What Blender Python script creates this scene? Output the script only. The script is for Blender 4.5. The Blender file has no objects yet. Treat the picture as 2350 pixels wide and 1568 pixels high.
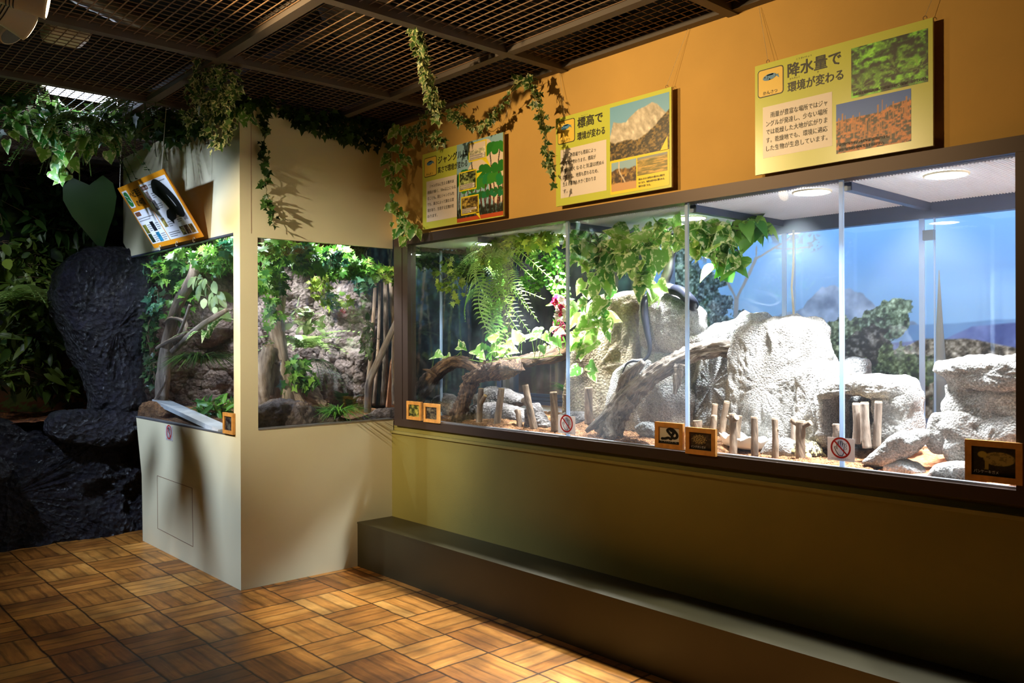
import bpy, math, random
import numpy as np
from mathutils import Matrix, Vector

# ------------------------------------------------------------------ camera, world, main lights, exposure
SC = bpy.context.scene
COL = SC.collection
FPX, YAW, PITCH, ROLL, EYE = 1933.886, math.radians(41.9781), math.radians(-.0291), math.radians(.1784), 1.5
cam_d = bpy.data.cameras.new('camera'); cam = bpy.data.objects.new('camera', cam_d); COL.objects.link(cam)
cam_d.sensor_width = 36; cam_d.lens = FPX / 2350 * 36; cam_d.clip_start = .05; cam_d.clip_end = 60
cam.matrix_world = Matrix.Translation((0, 0, EYE)) @ Matrix.Rotation(math.pi/2 - YAW, 4, 'Z') @ Matrix.Rotation(math.pi/2 + PITCH, 4, 'X') @ Matrix.Rotation(-ROLL, 4, 'Z')
SC.camera = cam
SC.view_settings.view_transform = 'Standard'; SC.view_settings.look = 'None'
SC.view_settings.exposure = 0.0; SC.view_settings.gamma = 1.0; SC.view_settings.use_curve_mapping = False
w = bpy.data.worlds.new('world'); SC.world = w; w.use_nodes = True
w.node_tree.nodes['Background'].inputs[0].default_value = (1, .82, .6, 1)
w.node_tree.nodes['Background'].inputs[1].default_value = .004

def lamp(name, kind, loc, target, power, color, **kw):
    d = bpy.data.lights.new(name, kind); d.energy = power; d.color = color
    for k, v in kw.items(): setattr(d, k, v)
    o = bpy.data.objects.new(name, d); COL.objects.link(o); o.location = loc
    o.rotation_euler = (Vector(target) - Vector(loc)).to_track_quat('-Z', 'Y').to_euler()
    return o
WARM, COOL, WHITE = (1, .71, .36), (.62, .74, 1), (.94, .97, 1)
CASE_Z = 2.14
CASE_LAMPS = [(-4.25, 3.62), (-3.66, 3.64), (-2.66, 3.66), (-1.85, 3.42), (-1.31, 3.46), (-3.25, 3.95), (-.75, 3.8)]
for i, (x, y) in enumerate(CASE_LAMPS):                       # downlights in the mesh lid of the long terrarium
    pw = [30, 44, 44, 40, 33, 16, 16][i]
    lamp('case_downlight', 'SPOT', (x, y, CASE_Z - .03), (x, y - .10, 0), pw * 10.5, WHITE, spot_size=math.radians(82), spot_blend=.3, shadow_soft_size=.06)
for x in (-3.2, -2.2, -1.2): lamp('mural_light', 'AREA', (x, 4.22, 2.5), (x, 4.6, 1.6), 6.5, (1, .98, .96), shape='RECTANGLE', size=.9, size_y=.08)
for x in (-6.4, -5.2, -4.2): lamp('jungle_mural_light', 'AREA', (x, 4.25, 2.55), (x, 4.7, 1.6), 6, (.85, .93, 1), shape='RECTANGLE', size=.9, size_y=.08)
BOOTH_LAMPS = [(-5.25, 2.95), (-5.95, 2.95), (-6.55, 2.9), (-5.3, 2.52), (-5.9, 2.5), (-6.5, 2.5)]
for i, (x, y) in enumerate(BOOTH_LAMPS):                      # three tilted to the rear wall, three small ones added to brighten the ivy
    if i < 3: lamp('booth_light', 'SPOT', (x, y, 2.36), (x, y + .55, .9), [130, 150, 110][i], (.93, .97, 1), spot_size=math.radians(80), spot_blend=.4, shadow_soft_size=.05)
    else: lamp('booth_light', 'SPOT', (x, y, 2.385), (x, y + .12, 1), [20, 24, 24][i - 3], (.95, .98, 1), spot_size=math.radians(130), spot_blend=.6, shadow_soft_size=.04)
for x, pw in ((-5.45, 40), (-6.0, 32), (-6.5, 24)): lamp('booth_light', 'SPOT', (x, 2.25, 2.37), (x - .25, 2.95, 1.15), pw, (.94, .97, 1), spot_size=math.radians(82), spot_blend=.4, shadow_soft_size=.04)  # extra fill added in front of the canopy to brighten the front window
SPOT_A, SPOT_B, SPOT_C = (-3.60, .875, 2.80), (-2.75, .42, 2.8), (-4.02, -.30, 2.80)        # warm track spots: first lens in view at the upper left; the third is added
lamp('warm_spot_a', 'SPOT', SPOT_A, (-3.0, 3.28, 2.35), 200, WARM, spot_size=math.radians(70), spot_blend=.9, shadow_soft_size=.035)
lamp('warm_spot_b', 'SPOT', SPOT_B, (-1.95, 3.28, 2.5), 150, WARM, spot_size=math.radians(58), spot_blend=.9, shadow_soft_size=.035)
lamp('warm_spot_c', 'SPOT', SPOT_C, (-4.9, 2.8, 1.45), 760, (1, .85, .6), spot_size=math.radians(40), spot_blend=1.0, shadow_soft_size=.025)  # lights the booth side from an added body out of view
TUBE = (-5.95, 1.6, 3.06)
lamp('cool_tube', 'AREA', (TUBE[0], TUBE[1], TUBE[2] + .03), (TUBE[0] - .05, TUBE[1] + .35, 0), 14, COOL, shape='RECTANGLE', size=.05, size_y=.42)
lamp('cool_spot', 'SPOT', (-5.7, .05, 2.86), (-5.75, 2.18, 1.3), 500, (.60, .75, 1), spot_size=math.radians(75), spot_blend=.8, shadow_soft_size=.05)
lamp('warm_spot_d', 'SPOT', (-5.5, .1, 2.85), (-3.7, 3.28, .75), 30, (1, .76, .42), spot_size=math.radians(34), spot_blend=.9, shadow_soft_size=.05)
lamp('jungle_fill', 'SPOT', (-7.3, .7, 2.8), (-8.2, 1.5, 1.2), 30, (.86, .95, 1), spot_size=math.radians(100), spot_blend=.8, shadow_soft_size=.08)  # fill added to brighten the left exhibit, without a lamp body
lamp('heat_lamp', 'SPOT', (-5.55, 3.5, 1.75), (-5.38, 3.58, 1.0), 4, (1, .5, .22), spot_size=math.radians(70), spot_blend=.8, shadow_soft_size=.03)

# ------------------------------------------------------------------ pixel -> place helpers (photo frame 2350 x 1568)
def ray(px, py):
    x = (px - 1175) / FPX; y = (py - 784) / FPX
    x, y = x*math.cos(ROLL) - y*math.sin(ROLL), x*math.sin(ROLL) + y*math.cos(ROLL)
    up = -y; fx = math.cos(PITCH) - up*math.sin(PITCH); uz = math.sin(PITCH) + up*math.cos(PITCH)
    return np.array([-math.cos(YAW)*fx + math.sin(YAW)*x, math.sin(YAW)*fx + math.cos(YAW)*x, uz])
def onY(px, py, v): d = ray(px, py); return d * (v / d[1]) + np.array([0, 0, EYE])
def onX(px, py, v): d = ray(px, py); return d * (v / d[0]) + np.array([0, 0, EYE])
def onZ(px, py, v): d = ray(px, py); return d * ((v - EYE) / d[2]) + np.array([0, 0, EYE])
def mpp(P): d = np.array([-math.cos(YAW), math.sin(YAW)]); return float(P[0]*d[0] + P[1]*d[1]) / FPX   # metres per photo pixel there

# ------------------------------------------------------------------ noise
def _hash(i, j, k):
    h = (i.astype(np.int64)*374761393 + j.astype(np.int64)*668265263 + k.astype(np.int64)*2147483647) & 0xffffffff
    h = ((h ^ (h >> 13)) * 1274126177) & 0xffffffff
    return ((h ^ (h >> 16)) & 0xffff) / 65535.0
def vnoise(P):
    P = np.asarray(P, float); I = np.floor(P); f = P - I; f = f*f*(3 - 2*f); I = I.astype(np.int64); r = 0
    for a in (0, 1):
        for b in (0, 1):
            for c in (0, 1):
                wt = (f[..., 0] if a else 1-f[..., 0])*(f[..., 1] if b else 1-f[..., 1])*(f[..., 2] if c else 1-f[..., 2])
                r = r + wt*_hash(I[..., 0]+a, I[..., 1]+b, I[..., 2]+c)
    return r
def fbm(P, o=4):
    P = np.asarray(P, float); s = 0; a = 1; t = 0
    for k in range(o): s = s + a*vnoise(P*(2**k) + 17.3*k); t += a; a *= .5
    return s/t
def fbm2(u, v, f, seed=0, o=4): return fbm(np.stack([u*f, v*f, np.full_like(u, seed*7.7 + .3)], -1), o)
def s2l(c): c = np.asarray(c, float); return np.where(c <= .04045, c/12.92, ((c + .055)/1.055)**2.4)
def rgb(r, g, b): return tuple(float(x) for x in s2l(np.array([r, g, b])/255.0))
def sm(a, b, x): t = np.clip((x - a)/(b - a), 0, 1); return t*t*(3 - 2*t)
def lerp(a, b, t): return a + (b - a)*t

# ------------------------------------------------------------------ materials
def new_mat(name):
    m = bpy.data.materials.new(name); m.use_nodes = True; nt = m.node_tree
    return m, nt, nt.nodes['Principled BSDF']
def nd(nt, t, **kw):
    n = nt.nodes.new(t)
    for k, v in kw.items():
        if k.startswith('i_'):
            key = k[2:]; n.inputs[int(key) if key.isdigit() else key].default_value = v
        else: setattr(n, k, v)
    return n
def ramp(nt, fac, stops):
    n = nt.nodes.new('ShaderNodeValToRGB'); e = n.color_ramp.elements
    while len(e) < len(stops): e.new(.5)
    for i, (p, c) in enumerate(stops): e[i].position = p; e[i].color = (*c, 1)
    nt.links.new(fac, n.inputs[0]); return n.outputs[0]
def plain(name, c, rough=.6, metal=0, noise=0, nscale=20, bump=0, bscale=200, spec=.5):
    m, nt, b = new_mat(name); b.inputs['Roughness'].default_value = rough; b.inputs['Metallic'].default_value = metal
    b.inputs['Specular IOR Level'].default_value = spec; b.inputs['Base Color'].default_value = (*c, 1)
    if noise:
        t = nd(nt, 'ShaderNodeTexNoise', i_Scale=nscale, i_Detail=6); g = nt.nodes.new('ShaderNodeNewGeometry'); nt.links.new(g.outputs['Position'], t.inputs['Vector'])
        nt.links.new(ramp(nt, t.outputs['Fac'], [(.3, tuple(x*(1-noise) for x in c)), (.7, tuple(min(1, x*(1+noise)) for x in c))]), b.inputs['Base Color'])
    if bump:
        t = nd(nt, 'ShaderNodeTexNoise', i_Scale=bscale, i_Detail=4); g = nt.nodes.new('ShaderNodeNewGeometry'); nt.links.new(g.outputs['Position'], t.inputs['Vector'])
        bp = nd(nt, 'ShaderNodeBump', i_Strength=bump, i_Distance=.004); nt.links.new(t.outputs['Fac'], bp.inputs['Height']); nt.links.new(bp.outputs[0], b.inputs['Normal'])
    return m
def emit(name, c, s):
    m, nt, b = new_mat(name); b.inputs['Base Color'].default_value = (*c, 1); b.inputs['Emission Color'].default_value = (*c, 1); b.inputs['Emission Strength'].default_value = s; return m
def rock_mat(name, c1, c2, c3, rough=.9, bump=1.0, scale=9.0, streak=1.0, coarse=55.0, dist=.010, pits=0):
    m, nt, b = new_mat(name); b.inputs['Roughness'].default_value = rough; g = nt.nodes.new('ShaderNodeNewGeometry')
    mp = nd(nt, 'ShaderNodeMapping'); mp.inputs['Scale'].default_value = (1, 1, 1/streak); nt.links.new(g.outputs['Position'], mp.inputs[0])
    t = nd(nt, 'ShaderNodeTexNoise', i_Scale=scale, i_Detail=8, i_Roughness=.65); nt.links.new(mp.outputs[0], t.inputs['Vector'])
    nt.links.new(ramp(nt, t.outputs['Fac'], [(.32, c1), (.5, c2), (.68, c3)]), b.inputs['Base Color']); cl = b.inputs['Base Color'].links[0].from_socket
    t2 = nd(nt, 'ShaderNodeTexNoise', i_Scale=coarse, i_Detail=6, i_Roughness=.7); nt.links.new(g.outputs['Position'], t2.inputs['Vector'])
    v = nd(nt, 'ShaderNodeTexVoronoi', i_Scale=coarse*.9); nt.links.new(g.outputs['Position'], v.inputs['Vector'])
    ad = nd(nt, 'ShaderNodeMath', operation='ADD'); nt.links.new(t2.outputs['Fac'], ad.inputs[0]); nt.links.new(v.outputs['Distance'], ad.inputs[1])
    if pits:                                                     # crevice shade put into the colour as fine dark specks
        mr = nd(nt, 'ShaderNodeMapRange', i_1=.42, i_2=.62, i_3=1 - pits, i_4=1.0); t3 = nd(nt, 'ShaderNodeTexNoise', i_Scale=coarse*1.1, i_Detail=5, i_Roughness=.75); nt.links.new(g.outputs['Position'], t3.inputs['Vector']); nt.links.new(t3.outputs['Fac'], mr.inputs[0])
        vm = nd(nt, 'ShaderNodeVectorMath', operation='SCALE'); nt.links.new(cl, vm.inputs[0]); nt.links.new(mr.outputs[0], vm.inputs['Scale']); nt.links.new(vm.outputs[0], b.inputs['Base Color'])
    bp = nd(nt, 'ShaderNodeBump', i_Strength=bump, i_Distance=dist); nt.links.new(ad.outputs[0], bp.inputs['Height']); nt.links.new(bp.outputs[0], b.inputs['Normal'])
    return m
def wood_mat(name, c1, c2, c3, rough=.85, f=60, bump=1.0, dist=.008, crack=.5):
    # grain runs along the limb: 'wood' holds (round the limb, round the limb, along it)
    m, nt, b = new_mat(name); b.inputs['Roughness'].default_value = rough; a = nd(nt, 'ShaderNodeAttribute', attribute_name='wood')
    t = nd(nt, 'ShaderNodeTexNoise', i_Scale=f, i_Detail=7, i_Roughness=.65, i_Distortion=.7); nt.links.new(a.outputs['Vector'], t.inputs['Vector'])
    t2 = nd(nt, 'ShaderNodeTexNoise', i_Scale=f*2.6, i_Detail=6, i_Roughness=.7); nt.links.new(a.outputs['Vector'], t2.inputs['Vector'])
    c = ramp(nt, t.outputs['Fac'], [(.30, c1), (.5, c2), (.68, c3)])
    mr = nd(nt, 'ShaderNodeMapRange', i_1=.36, i_2=.52, i_3=1 - crack, i_4=1.0); nt.links.new(t2.outputs['Fac'], mr.inputs[0])
    vm = nd(nt, 'ShaderNodeVectorMath', operation='SCALE'); nt.links.new(c, vm.inputs[0]); nt.links.new(mr.outputs[0], vm.inputs['Scale']); nt.links.new(vm.outputs[0], b.inputs['Base Color'])
    ad = nd(nt, 'ShaderNodeMath', operation='ADD'); nt.links.new(t.outputs['Fac'], ad.inputs[0]); nt.links.new(t2.outputs['Fac'], ad.inputs[1])
    bp = nd(nt, 'ShaderNodeBump', i_Strength=bump, i_Distance=dist); nt.links.new(ad.outputs[0], bp.inputs['Height']); nt.links.new(bp.outputs[0], b.inputs['Normal']); return m
def attr_mat(name, rough=.5, coat=0, bump=0):
    m, nt, b = new_mat(name); a = nd(nt, 'ShaderNodeAttribute', attribute_name='Col'); nt.links.new(a.outputs['Color'], b.inputs['Base Color'])
    b.inputs['Roughness'].default_value = rough; b.inputs['Coat Weight'].default_value = coat; b.inputs['Coat Roughness'].default_value = .25
    if bump:
        t = nd(nt, 'ShaderNodeTexNoise', i_Scale=160, i_Detail=4); g = nt.nodes.new('ShaderNodeNewGeometry'); nt.links.new(g.outputs['Position'], t.inputs['Vector'])
        bp = nd(nt, 'ShaderNodeBump', i_Strength=bump, i_Distance=.004); nt.links.new(t.outputs['Fac'], bp.inputs['Height']); nt.links.new(bp.outputs[0], b.inputs['Normal'])
    return m
def leaf_mat(name, dark, light, edge=None, rough=.42, trans=.25, cut=.95):
    # Col: R random per leaf, G 0 at midrib .. 1 at margin, B along the leaf
    m, nt, b = new_mat(name); a = nd(nt, 'ShaderNodeAttribute', attribute_name='Col'); sp = nt.nodes.new('ShaderNodeSeparateColor'); nt.links.new(a.outputs['Color'], sp.inputs[0])
    c = ramp(nt, sp.outputs[0], [(0, dark), (.55, tuple((x+y)/2 for x, y in zip(dark, light))), (1, light)])
    if edge:
        g = nt.nodes.new('ShaderNodeNewGeometry'); t = nd(nt, 'ShaderNodeTexNoise', i_Scale=48, i_Detail=3); nt.links.new(g.outputs['Position'], t.inputs['Vector'])
        ma = nd(nt, 'ShaderNodeMath', operation='MULTIPLY_ADD'); nt.links.new(t.outputs['Fac'], ma.inputs[0]); ma.inputs[1].default_value = 2.2; gm = nd(nt, 'ShaderNodeMath', operation='MULTIPLY'); gm.inputs[1].default_value = .6; nt.links.new(sp.outputs[1], gm.inputs[0]); nt.links.new(gm.outputs[0], ma.inputs[2])
        r = ramp(nt, ma.outputs[0], [(.0, (0, 0, 0)), (.995, (0, 0, 0)), (1, (1, 1, 1))]); n2 = nt.nodes[-1]; e = n2.color_ramp.elements
        sc_ = nd(nt, 'ShaderNodeMath', operation='MULTIPLY'); sc_.inputs[1].default_value = .6; nt.links.new(ma.outputs[0], sc_.inputs[0]); nt.links.new(sc_.outputs[0], n2.inputs[0])
        e[1].position = cut; e[2].position = min(1.0, cut + .16)
        mx = nd(nt, 'ShaderNodeMix', data_type='RGBA'); nt.links.new(r, mx.inputs[0]); nt.links.new(c, mx.inputs[6]); mx.inputs[7].default_value = (*edge, 1); c = mx.outputs[2]
    nt.links.new(c, b.inputs['Base Color']); b.inputs['Roughness'].default_value = rough; b.inputs['Specular IOR Level'].default_value = .4
    tr = nt.nodes.new('ShaderNodeBsdfTranslucent'); nt.links.new(c, tr.inputs[0]); ms = nd(nt, 'ShaderNodeMixShader', i_0=trans)
    nt.links.new(b.outputs[0], ms.inputs[1]); nt.links.new(tr.outputs[0], ms.inputs[2]); nt.links.new(ms.outputs[0], nt.nodes['Material Output'].inputs[0])
    return m
def glass_mat(name, haze=.03, tint=(.96, .985, 1)):
    m, nt, b = new_mat(name); nt.nodes.remove(b)
    tr = nt.nodes.new('ShaderNodeBsdfTransparent'); tr.inputs[0].default_value = (*tint, 1)
    gl = nt.nodes.new('ShaderNodeBsdfGlossy'); gl.inputs['Roughness'].default_value = .015
    g = nt.nodes.new('ShaderNodeNewGeometry'); dt = nd(nt, 'ShaderNodeVectorMath', operation='DOT_PRODUCT'); nt.links.new(g.outputs['Incoming'], dt.inputs[0]); nt.links.new(g.outputs['Normal'], dt.inputs[1])
    def mth(op, a, c): n = nd(nt, 'ShaderNodeMath', operation=op); nt.links.new(a, n.inputs[0]); n.inputs[1].default_value = c; return n.outputs[0]
    ab = mth('ABSOLUTE', dt.outputs['Value'], 0); iv = mth('MULTIPLY_ADD', ab, -1); iv.node.inputs[2].default_value = 1      # Schlick reflectance of a thin pane
    fr = mth('MULTIPLY_ADD', mth('POWER', iv, 5), .96); fr.node.inputs[2].default_value = .04; ms = nt.nodes.new('ShaderNodeMixShader')
    nt.links.new(fr, ms.inputs[0]); nt.links.new(tr.outputs[0], ms.inputs[1]); nt.links.new(gl.outputs[0], ms.inputs[2])
    tl = nt.nodes.new('ShaderNodeBsdfTranslucent'); tl.inputs[0].default_value = (.8, .88, 1, 1)
    m2 = nd(nt, 'ShaderNodeMixShader', i_0=haze); nt.links.new(ms.outputs[0], m2.inputs[1]); nt.links.new(tl.outputs[0], m2.inputs[2])
    nt.links.new(m2.outputs[0], nt.nodes['Material Output'].inputs[0]); return m

# ------------------------------------------------------------------ objects
ORG = {}
def tag(o, label=None, cat=None, group=None, kind=None):
    for k, v in (('label', label), ('category', cat), ('group', group), ('kind', kind)):
        if v: o[k] = v
    return o
def link(o, org, parent):
    COL.objects.link(o); ORG[o.name] = np.array(org, float)
    if parent: o.parent = parent; o.location = tuple(ORG[o.name] - ORG[parent.name])
    else: o.location = tuple(org)
    return o
def thing(name, label, cat, org, group=None):
    return tag(link(bpy.data.objects.new(name, None), org, None), label, cat, group)
def mk(name, V, F, mat, parent=None, smooth=False, col=None, org=None):
    V = np.asarray(V, float).reshape(-1, 3)
    if org is None: org = ORG[parent.name] if parent else np.array([V[:, 0].mean(), V[:, 1].mean(), V[:, 2].min()])
    org = np.asarray(org, float); me = bpy.data.meshes.new(name)
    me.from_pydata((V - org).tolist(), [], [list(map(int, f)) for f in F]); me.update()
    if mat: me.materials.append(mat)
    if smooth: me.polygons.foreach_set('use_smooth', [True]*len(me.polygons))
    if col is not None:
        a = me.color_attributes.new('Col', 'FLOAT_COLOR', 'POINT'); c = np.ones((len(V), 4)); c[:, :3] = col; a.data.foreach_set('color', c.ravel())
    return link(bpy.data.objects.new(name, me), org, parent)
class MB:
    def __init__(s): s.V = []; s.F = []; s.C = []; s.n = 0
    def add(s, V, F, C=None):
        V = np.asarray(V, float); s.V.append(V); s.F += [[i + s.n for i in f] for f in F]; s.n += len(V)
        if C is not None: s.C.append(np.broadcast_to(np.asarray(C, float), (len(V), 3)))
        return s
    def box(s, a, b):
        (x0, y0, z0), (x1, y1, z1) = np.minimum(a, b), np.maximum(a, b)
        return s.add([(x0,y0,z0),(x1,y0,z0),(x1,y1,z0),(x0,y1,z0),(x0,y0,z1),(x1,y0,z1),(x1,y1,z1),(x0,y1,z1)], BOXF)
    def tube(s, P, R, n=10, C=None, cap=True): V, F = tube(P, R, n, cap); return s.add(V, F, C)
    def prism(s, pts, h):                                        # closed polygon of 3D points extruded by vector h
        p = np.asarray(pts, float); k = len(p); V = np.vstack([p, p + np.asarray(h)])
        return s.add(V, [list(range(k))[::-1], [i + k for i in range(k)]] + [[i, (i+1) % k, (i+1) % k + k, i + k] for i in range(k)])
    def build(s, name, mat, parent=None, smooth=False, org=None):
        return mk(name, np.vstack(s.V), s.F, mat, parent, smooth, np.vstack(s.C) if s.C else None, org)
BOXF = [(0,3,2,1),(4,5,6,7),(0,1,5,4),(1,2,6,5),(2,3,7,6),(3,0,4,7)]
def box(name, a, b, mat, parent=None, bevel=0, org=None):
    o = MB().box(a, b).build(name, mat, parent, org=org)
    if bevel: m = o.modifiers.new('bevel', 'BEVEL'); m.width = bevel; m.segments = 2
    return o
def unit(v): v = np.asarray(v, float); return v/(np.linalg.norm(v, axis=-1, keepdims=True) + 1e-9)
def spline(P, n):
    P = np.asarray(P, float)
    if len(P) < 3: t = np.linspace(0, 1, n)[:, None]; return P[0] + (P[-1] - P[0])*t
    Q = np.vstack([2*P[0] - P[1], P, 2*P[-1] - P[-2]]); d = np.r_[0, np.cumsum(np.linalg.norm(np.diff(P[:, :3], axis=0), axis=1))]; out = []
    for s_ in np.linspace(0, d[-1], n):
        i = min(np.searchsorted(d, s_, 'right') - 1, len(P) - 2); t = (s_ - d[i])/(d[i+1] - d[i] + 1e-9)
        a, b, c, e = Q[i], Q[i+1], Q[i+2], Q[i+3]
        out.append(.5*(2*b + (c - a)*t + (2*a - 5*b + 4*c - e)*t*t + (3*b - a - 3*c + e)*t**3))
    return np.array(out)
def frames(P):
    T = unit(np.gradient(P, axis=0)); up = np.array([0, 0, 1.]) if abs(T[0][2]) < .9 else np.array([1., 0, 0]); A = []; a = unit(np.cross(T[0], up))
    for t in T: a = unit(a - t*np.dot(a, t)); A.append(a)
    A = np.array(A); return T, A, np.cross(T, A)
def tube(P, R, n=10, cap=True):
    P = np.asarray(P, float); R = np.broadcast_to(np.asarray(R, float), (len(P),)) if np.ndim(R) < 2 else np.asarray(R, float)
    T, A, B = frames(P); an = np.arange(n)/n*2*math.pi
    Rr = R[:, None] if R.ndim == 1 else R
    V = P[:, None] + (A[:, None]*np.cos(an)[None, :, None] + B[:, None]*np.sin(an)[None, :, None])*Rr[..., None]
    F = [(i*n + j, i*n + (j+1) % n, (i+1)*n + (j+1) % n, (i+1)*n + j) for i in range(len(P)-1) for j in range(n)]
    if cap: F += [tuple(range(n))[::-1], tuple((len(P)-1)*n + j for j in range(n))]
    return V.reshape(-1, 3), F
def grid_faces(nx, ny, off=0): return [(off + j*nx + i, off + j*nx + i + 1, off + (j+1)*nx + i + 1, off + (j+1)*nx + i) for j in range(ny-1) for i in range(nx-1)]
def normals(V, F):
    N = np.zeros_like(V)
    for f in F:
        a, b, c = V[f[0]], V[f[1]], V[f[2]]; n = np.cross(b - a, c - a)
        for i in f: N[i] += n
    return unit(N)
def vnormals(V, F):
    q = np.array([(f[0], f[1], f[2]) for f in F]); n = np.cross(V[q[:, 1]] - V[q[:, 0]], V[q[:, 2]] - V[q[:, 0]]); N = np.zeros_like(V)
    for k in range(4):
        idx = np.array([f[min(k, len(f)-1)] for f in F]); np.add.at(N, idx, n)
    return unit(N)
# ------------------------------------------------------------------ material library
def floor_mat():
    m, nt, b = new_mat('parquet'); L = nt.links.new
    g = nt.nodes.new('ShaderNodeNewGeometry'); sp = nt.nodes.new('ShaderNodeSeparateXYZ'); L(g.outputs['Position'], sp.inputs[0])
    def M(op, a, c=None, d=None):
        n = nd(nt, 'ShaderNodeMath', operation=op)
        for i, x in enumerate((a, c, d)):
            if x is None: continue
            if isinstance(x, (int, float)): n.inputs[i].default_value = x
            else: L(x, n.inputs[i])
        return n.outputs[0]
    u = M('DIVIDE', M('ADD', sp.outputs[0], 5.168), .346); v = M('DIVIDE', M('SUBTRACT', sp.outputs[1], 1.357), .3165)
    wob = nd(nt, 'ShaderNodeTexNoise', i_Scale=9, i_Detail=2); L(g.outputs['Position'], wob.inputs['Vector'])
    wv = M('MULTIPLY', M('SUBTRACT', wob.outputs['Fac'], .5), .05)
    u = M('ADD', u, wv); v = M('ADD', v, wv)
    iu, iv, fu, fv = M('FLOOR', u), M('FLOOR', v), M('FRACT', u), M('FRACT', v)
    par = M('MODULO', M('ABSOLUTE', M('ADD', iu, iv)), 2)
    def mix(a, c): return M('ADD', M('MULTIPLY', a, M('SUBTRACT', 1, par)), M('MULTIPLY', c, par))
    s = M('MULTIPLY', mix(fu, fv), 4); si, sf = M('FLOOR', s), M('FRACT', s)
    cx = nt.nodes.new('ShaderNodeCombineXYZ'); L(iu, cx.inputs[0]); L(iv, cx.inputs[1]); L(si, cx.inputs[2])
    wn = nd(nt, 'ShaderNodeTexWhiteNoise', noise_dimensions='3D'); L(cx.outputs[0], wn.inputs[0])
    cg = nt.nodes.new('ShaderNodeCombineXYZ'); L(M('MULTIPLY', mix(fu, fv), 16), cg.inputs[0]); L(M('MULTIPLY', mix(fv, fu), 1.6), cg.inputs[1]); L(M('ADD', M('MULTIPLY', wn.outputs[0], 40), M('MULTIPLY', iu, 3.3)), cg.inputs[2])
    gr = nd(nt, 'ShaderNodeTexNoise', i_Scale=1.0, i_Detail=7, i_Roughness=.62, i_Distortion=.6); L(cg.outputs[0], gr.inputs['Vector'])
    ct = nt.nodes.new('ShaderNodeCombineXYZ'); L(iu, ct.inputs[0]); L(iv, ct.inputs[1]); wt = nd(nt, 'ShaderNodeTexWhiteNoise', noise_dimensions='3D'); L(ct.outputs[0], wt.inputs[0])
    tone = M('ADD', M('ADD', M('MULTIPLY', wn.outputs[0], .22), M('MULTIPLY', wt.outputs[0], .22)), M('ADD', M('MULTIPLY', gr.outputs['Fac'], .55), .06))
    c = ramp(nt, tone, [(.15, rgb(92, 50, 18)), (.42, rgb(150, 90, 34)), (.62, rgb(190, 124, 52)), (.85, rgb(218, 158, 80))])
    # dark slat seams and darker tile seams printed in the vinyl
    seam = M('MINIMUM', sf, M('SUBTRACT', 1, sf)); seam = M('ADD', seam, M('MULTIPLY', M('SUBTRACT', gr.outputs['Fac'], .5), .22))
    tu = M('MINIMUM', fu, M('SUBTRACT', 1, fu)); tv = M('MINIMUM', fv, M('SUBTRACT', 1, fv)); ts = M('MINIMUM', tu, tv)
    k1 = nd(nt, 'ShaderNodeMapRange', i_1=.0, i_2=.17, i_3=.50, i_4=1.0); L(seam, k1.inputs[0])
    k2 = nd(nt, 'ShaderNodeMapRange', i_1=.006, i_2=.022, i_3=.16, i_4=1.0); L(ts, k2.inputs[0])
    bl = nd(nt, 'ShaderNodeTexNoise', i_Scale=4.5, i_Detail=4); L(g.outputs['Position'], bl.inputs['Vector']); k3 = nd(nt, 'ShaderNodeMapRange', i_1=.35, i_2=.62, i_3=.55, i_4=1.12); L(bl.outputs['Fac'], k3.inputs[0])
    kk = M('MULTIPLY', M('MULTIPLY', k1.outputs[0], k3.outputs[0]), k2.outputs[0]); vm = nd(nt, 'ShaderNodeVectorMath', operation='SCALE'); L(c, vm.inputs[0]); L(kk, vm.inputs['Scale']); L(vm.outputs[0], b.inputs['Base Color'])
    b.inputs['Roughness'].default_value = .42; b.inputs['Specular IOR Level'].default_value = .35
    bp = nd(nt, 'ShaderNodeBump', i_Strength=.25, i_Distance=.003); L(kk, bp.inputs['Height']); L(bp.outputs[0], b.inputs['Normal'])
    return m
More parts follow.
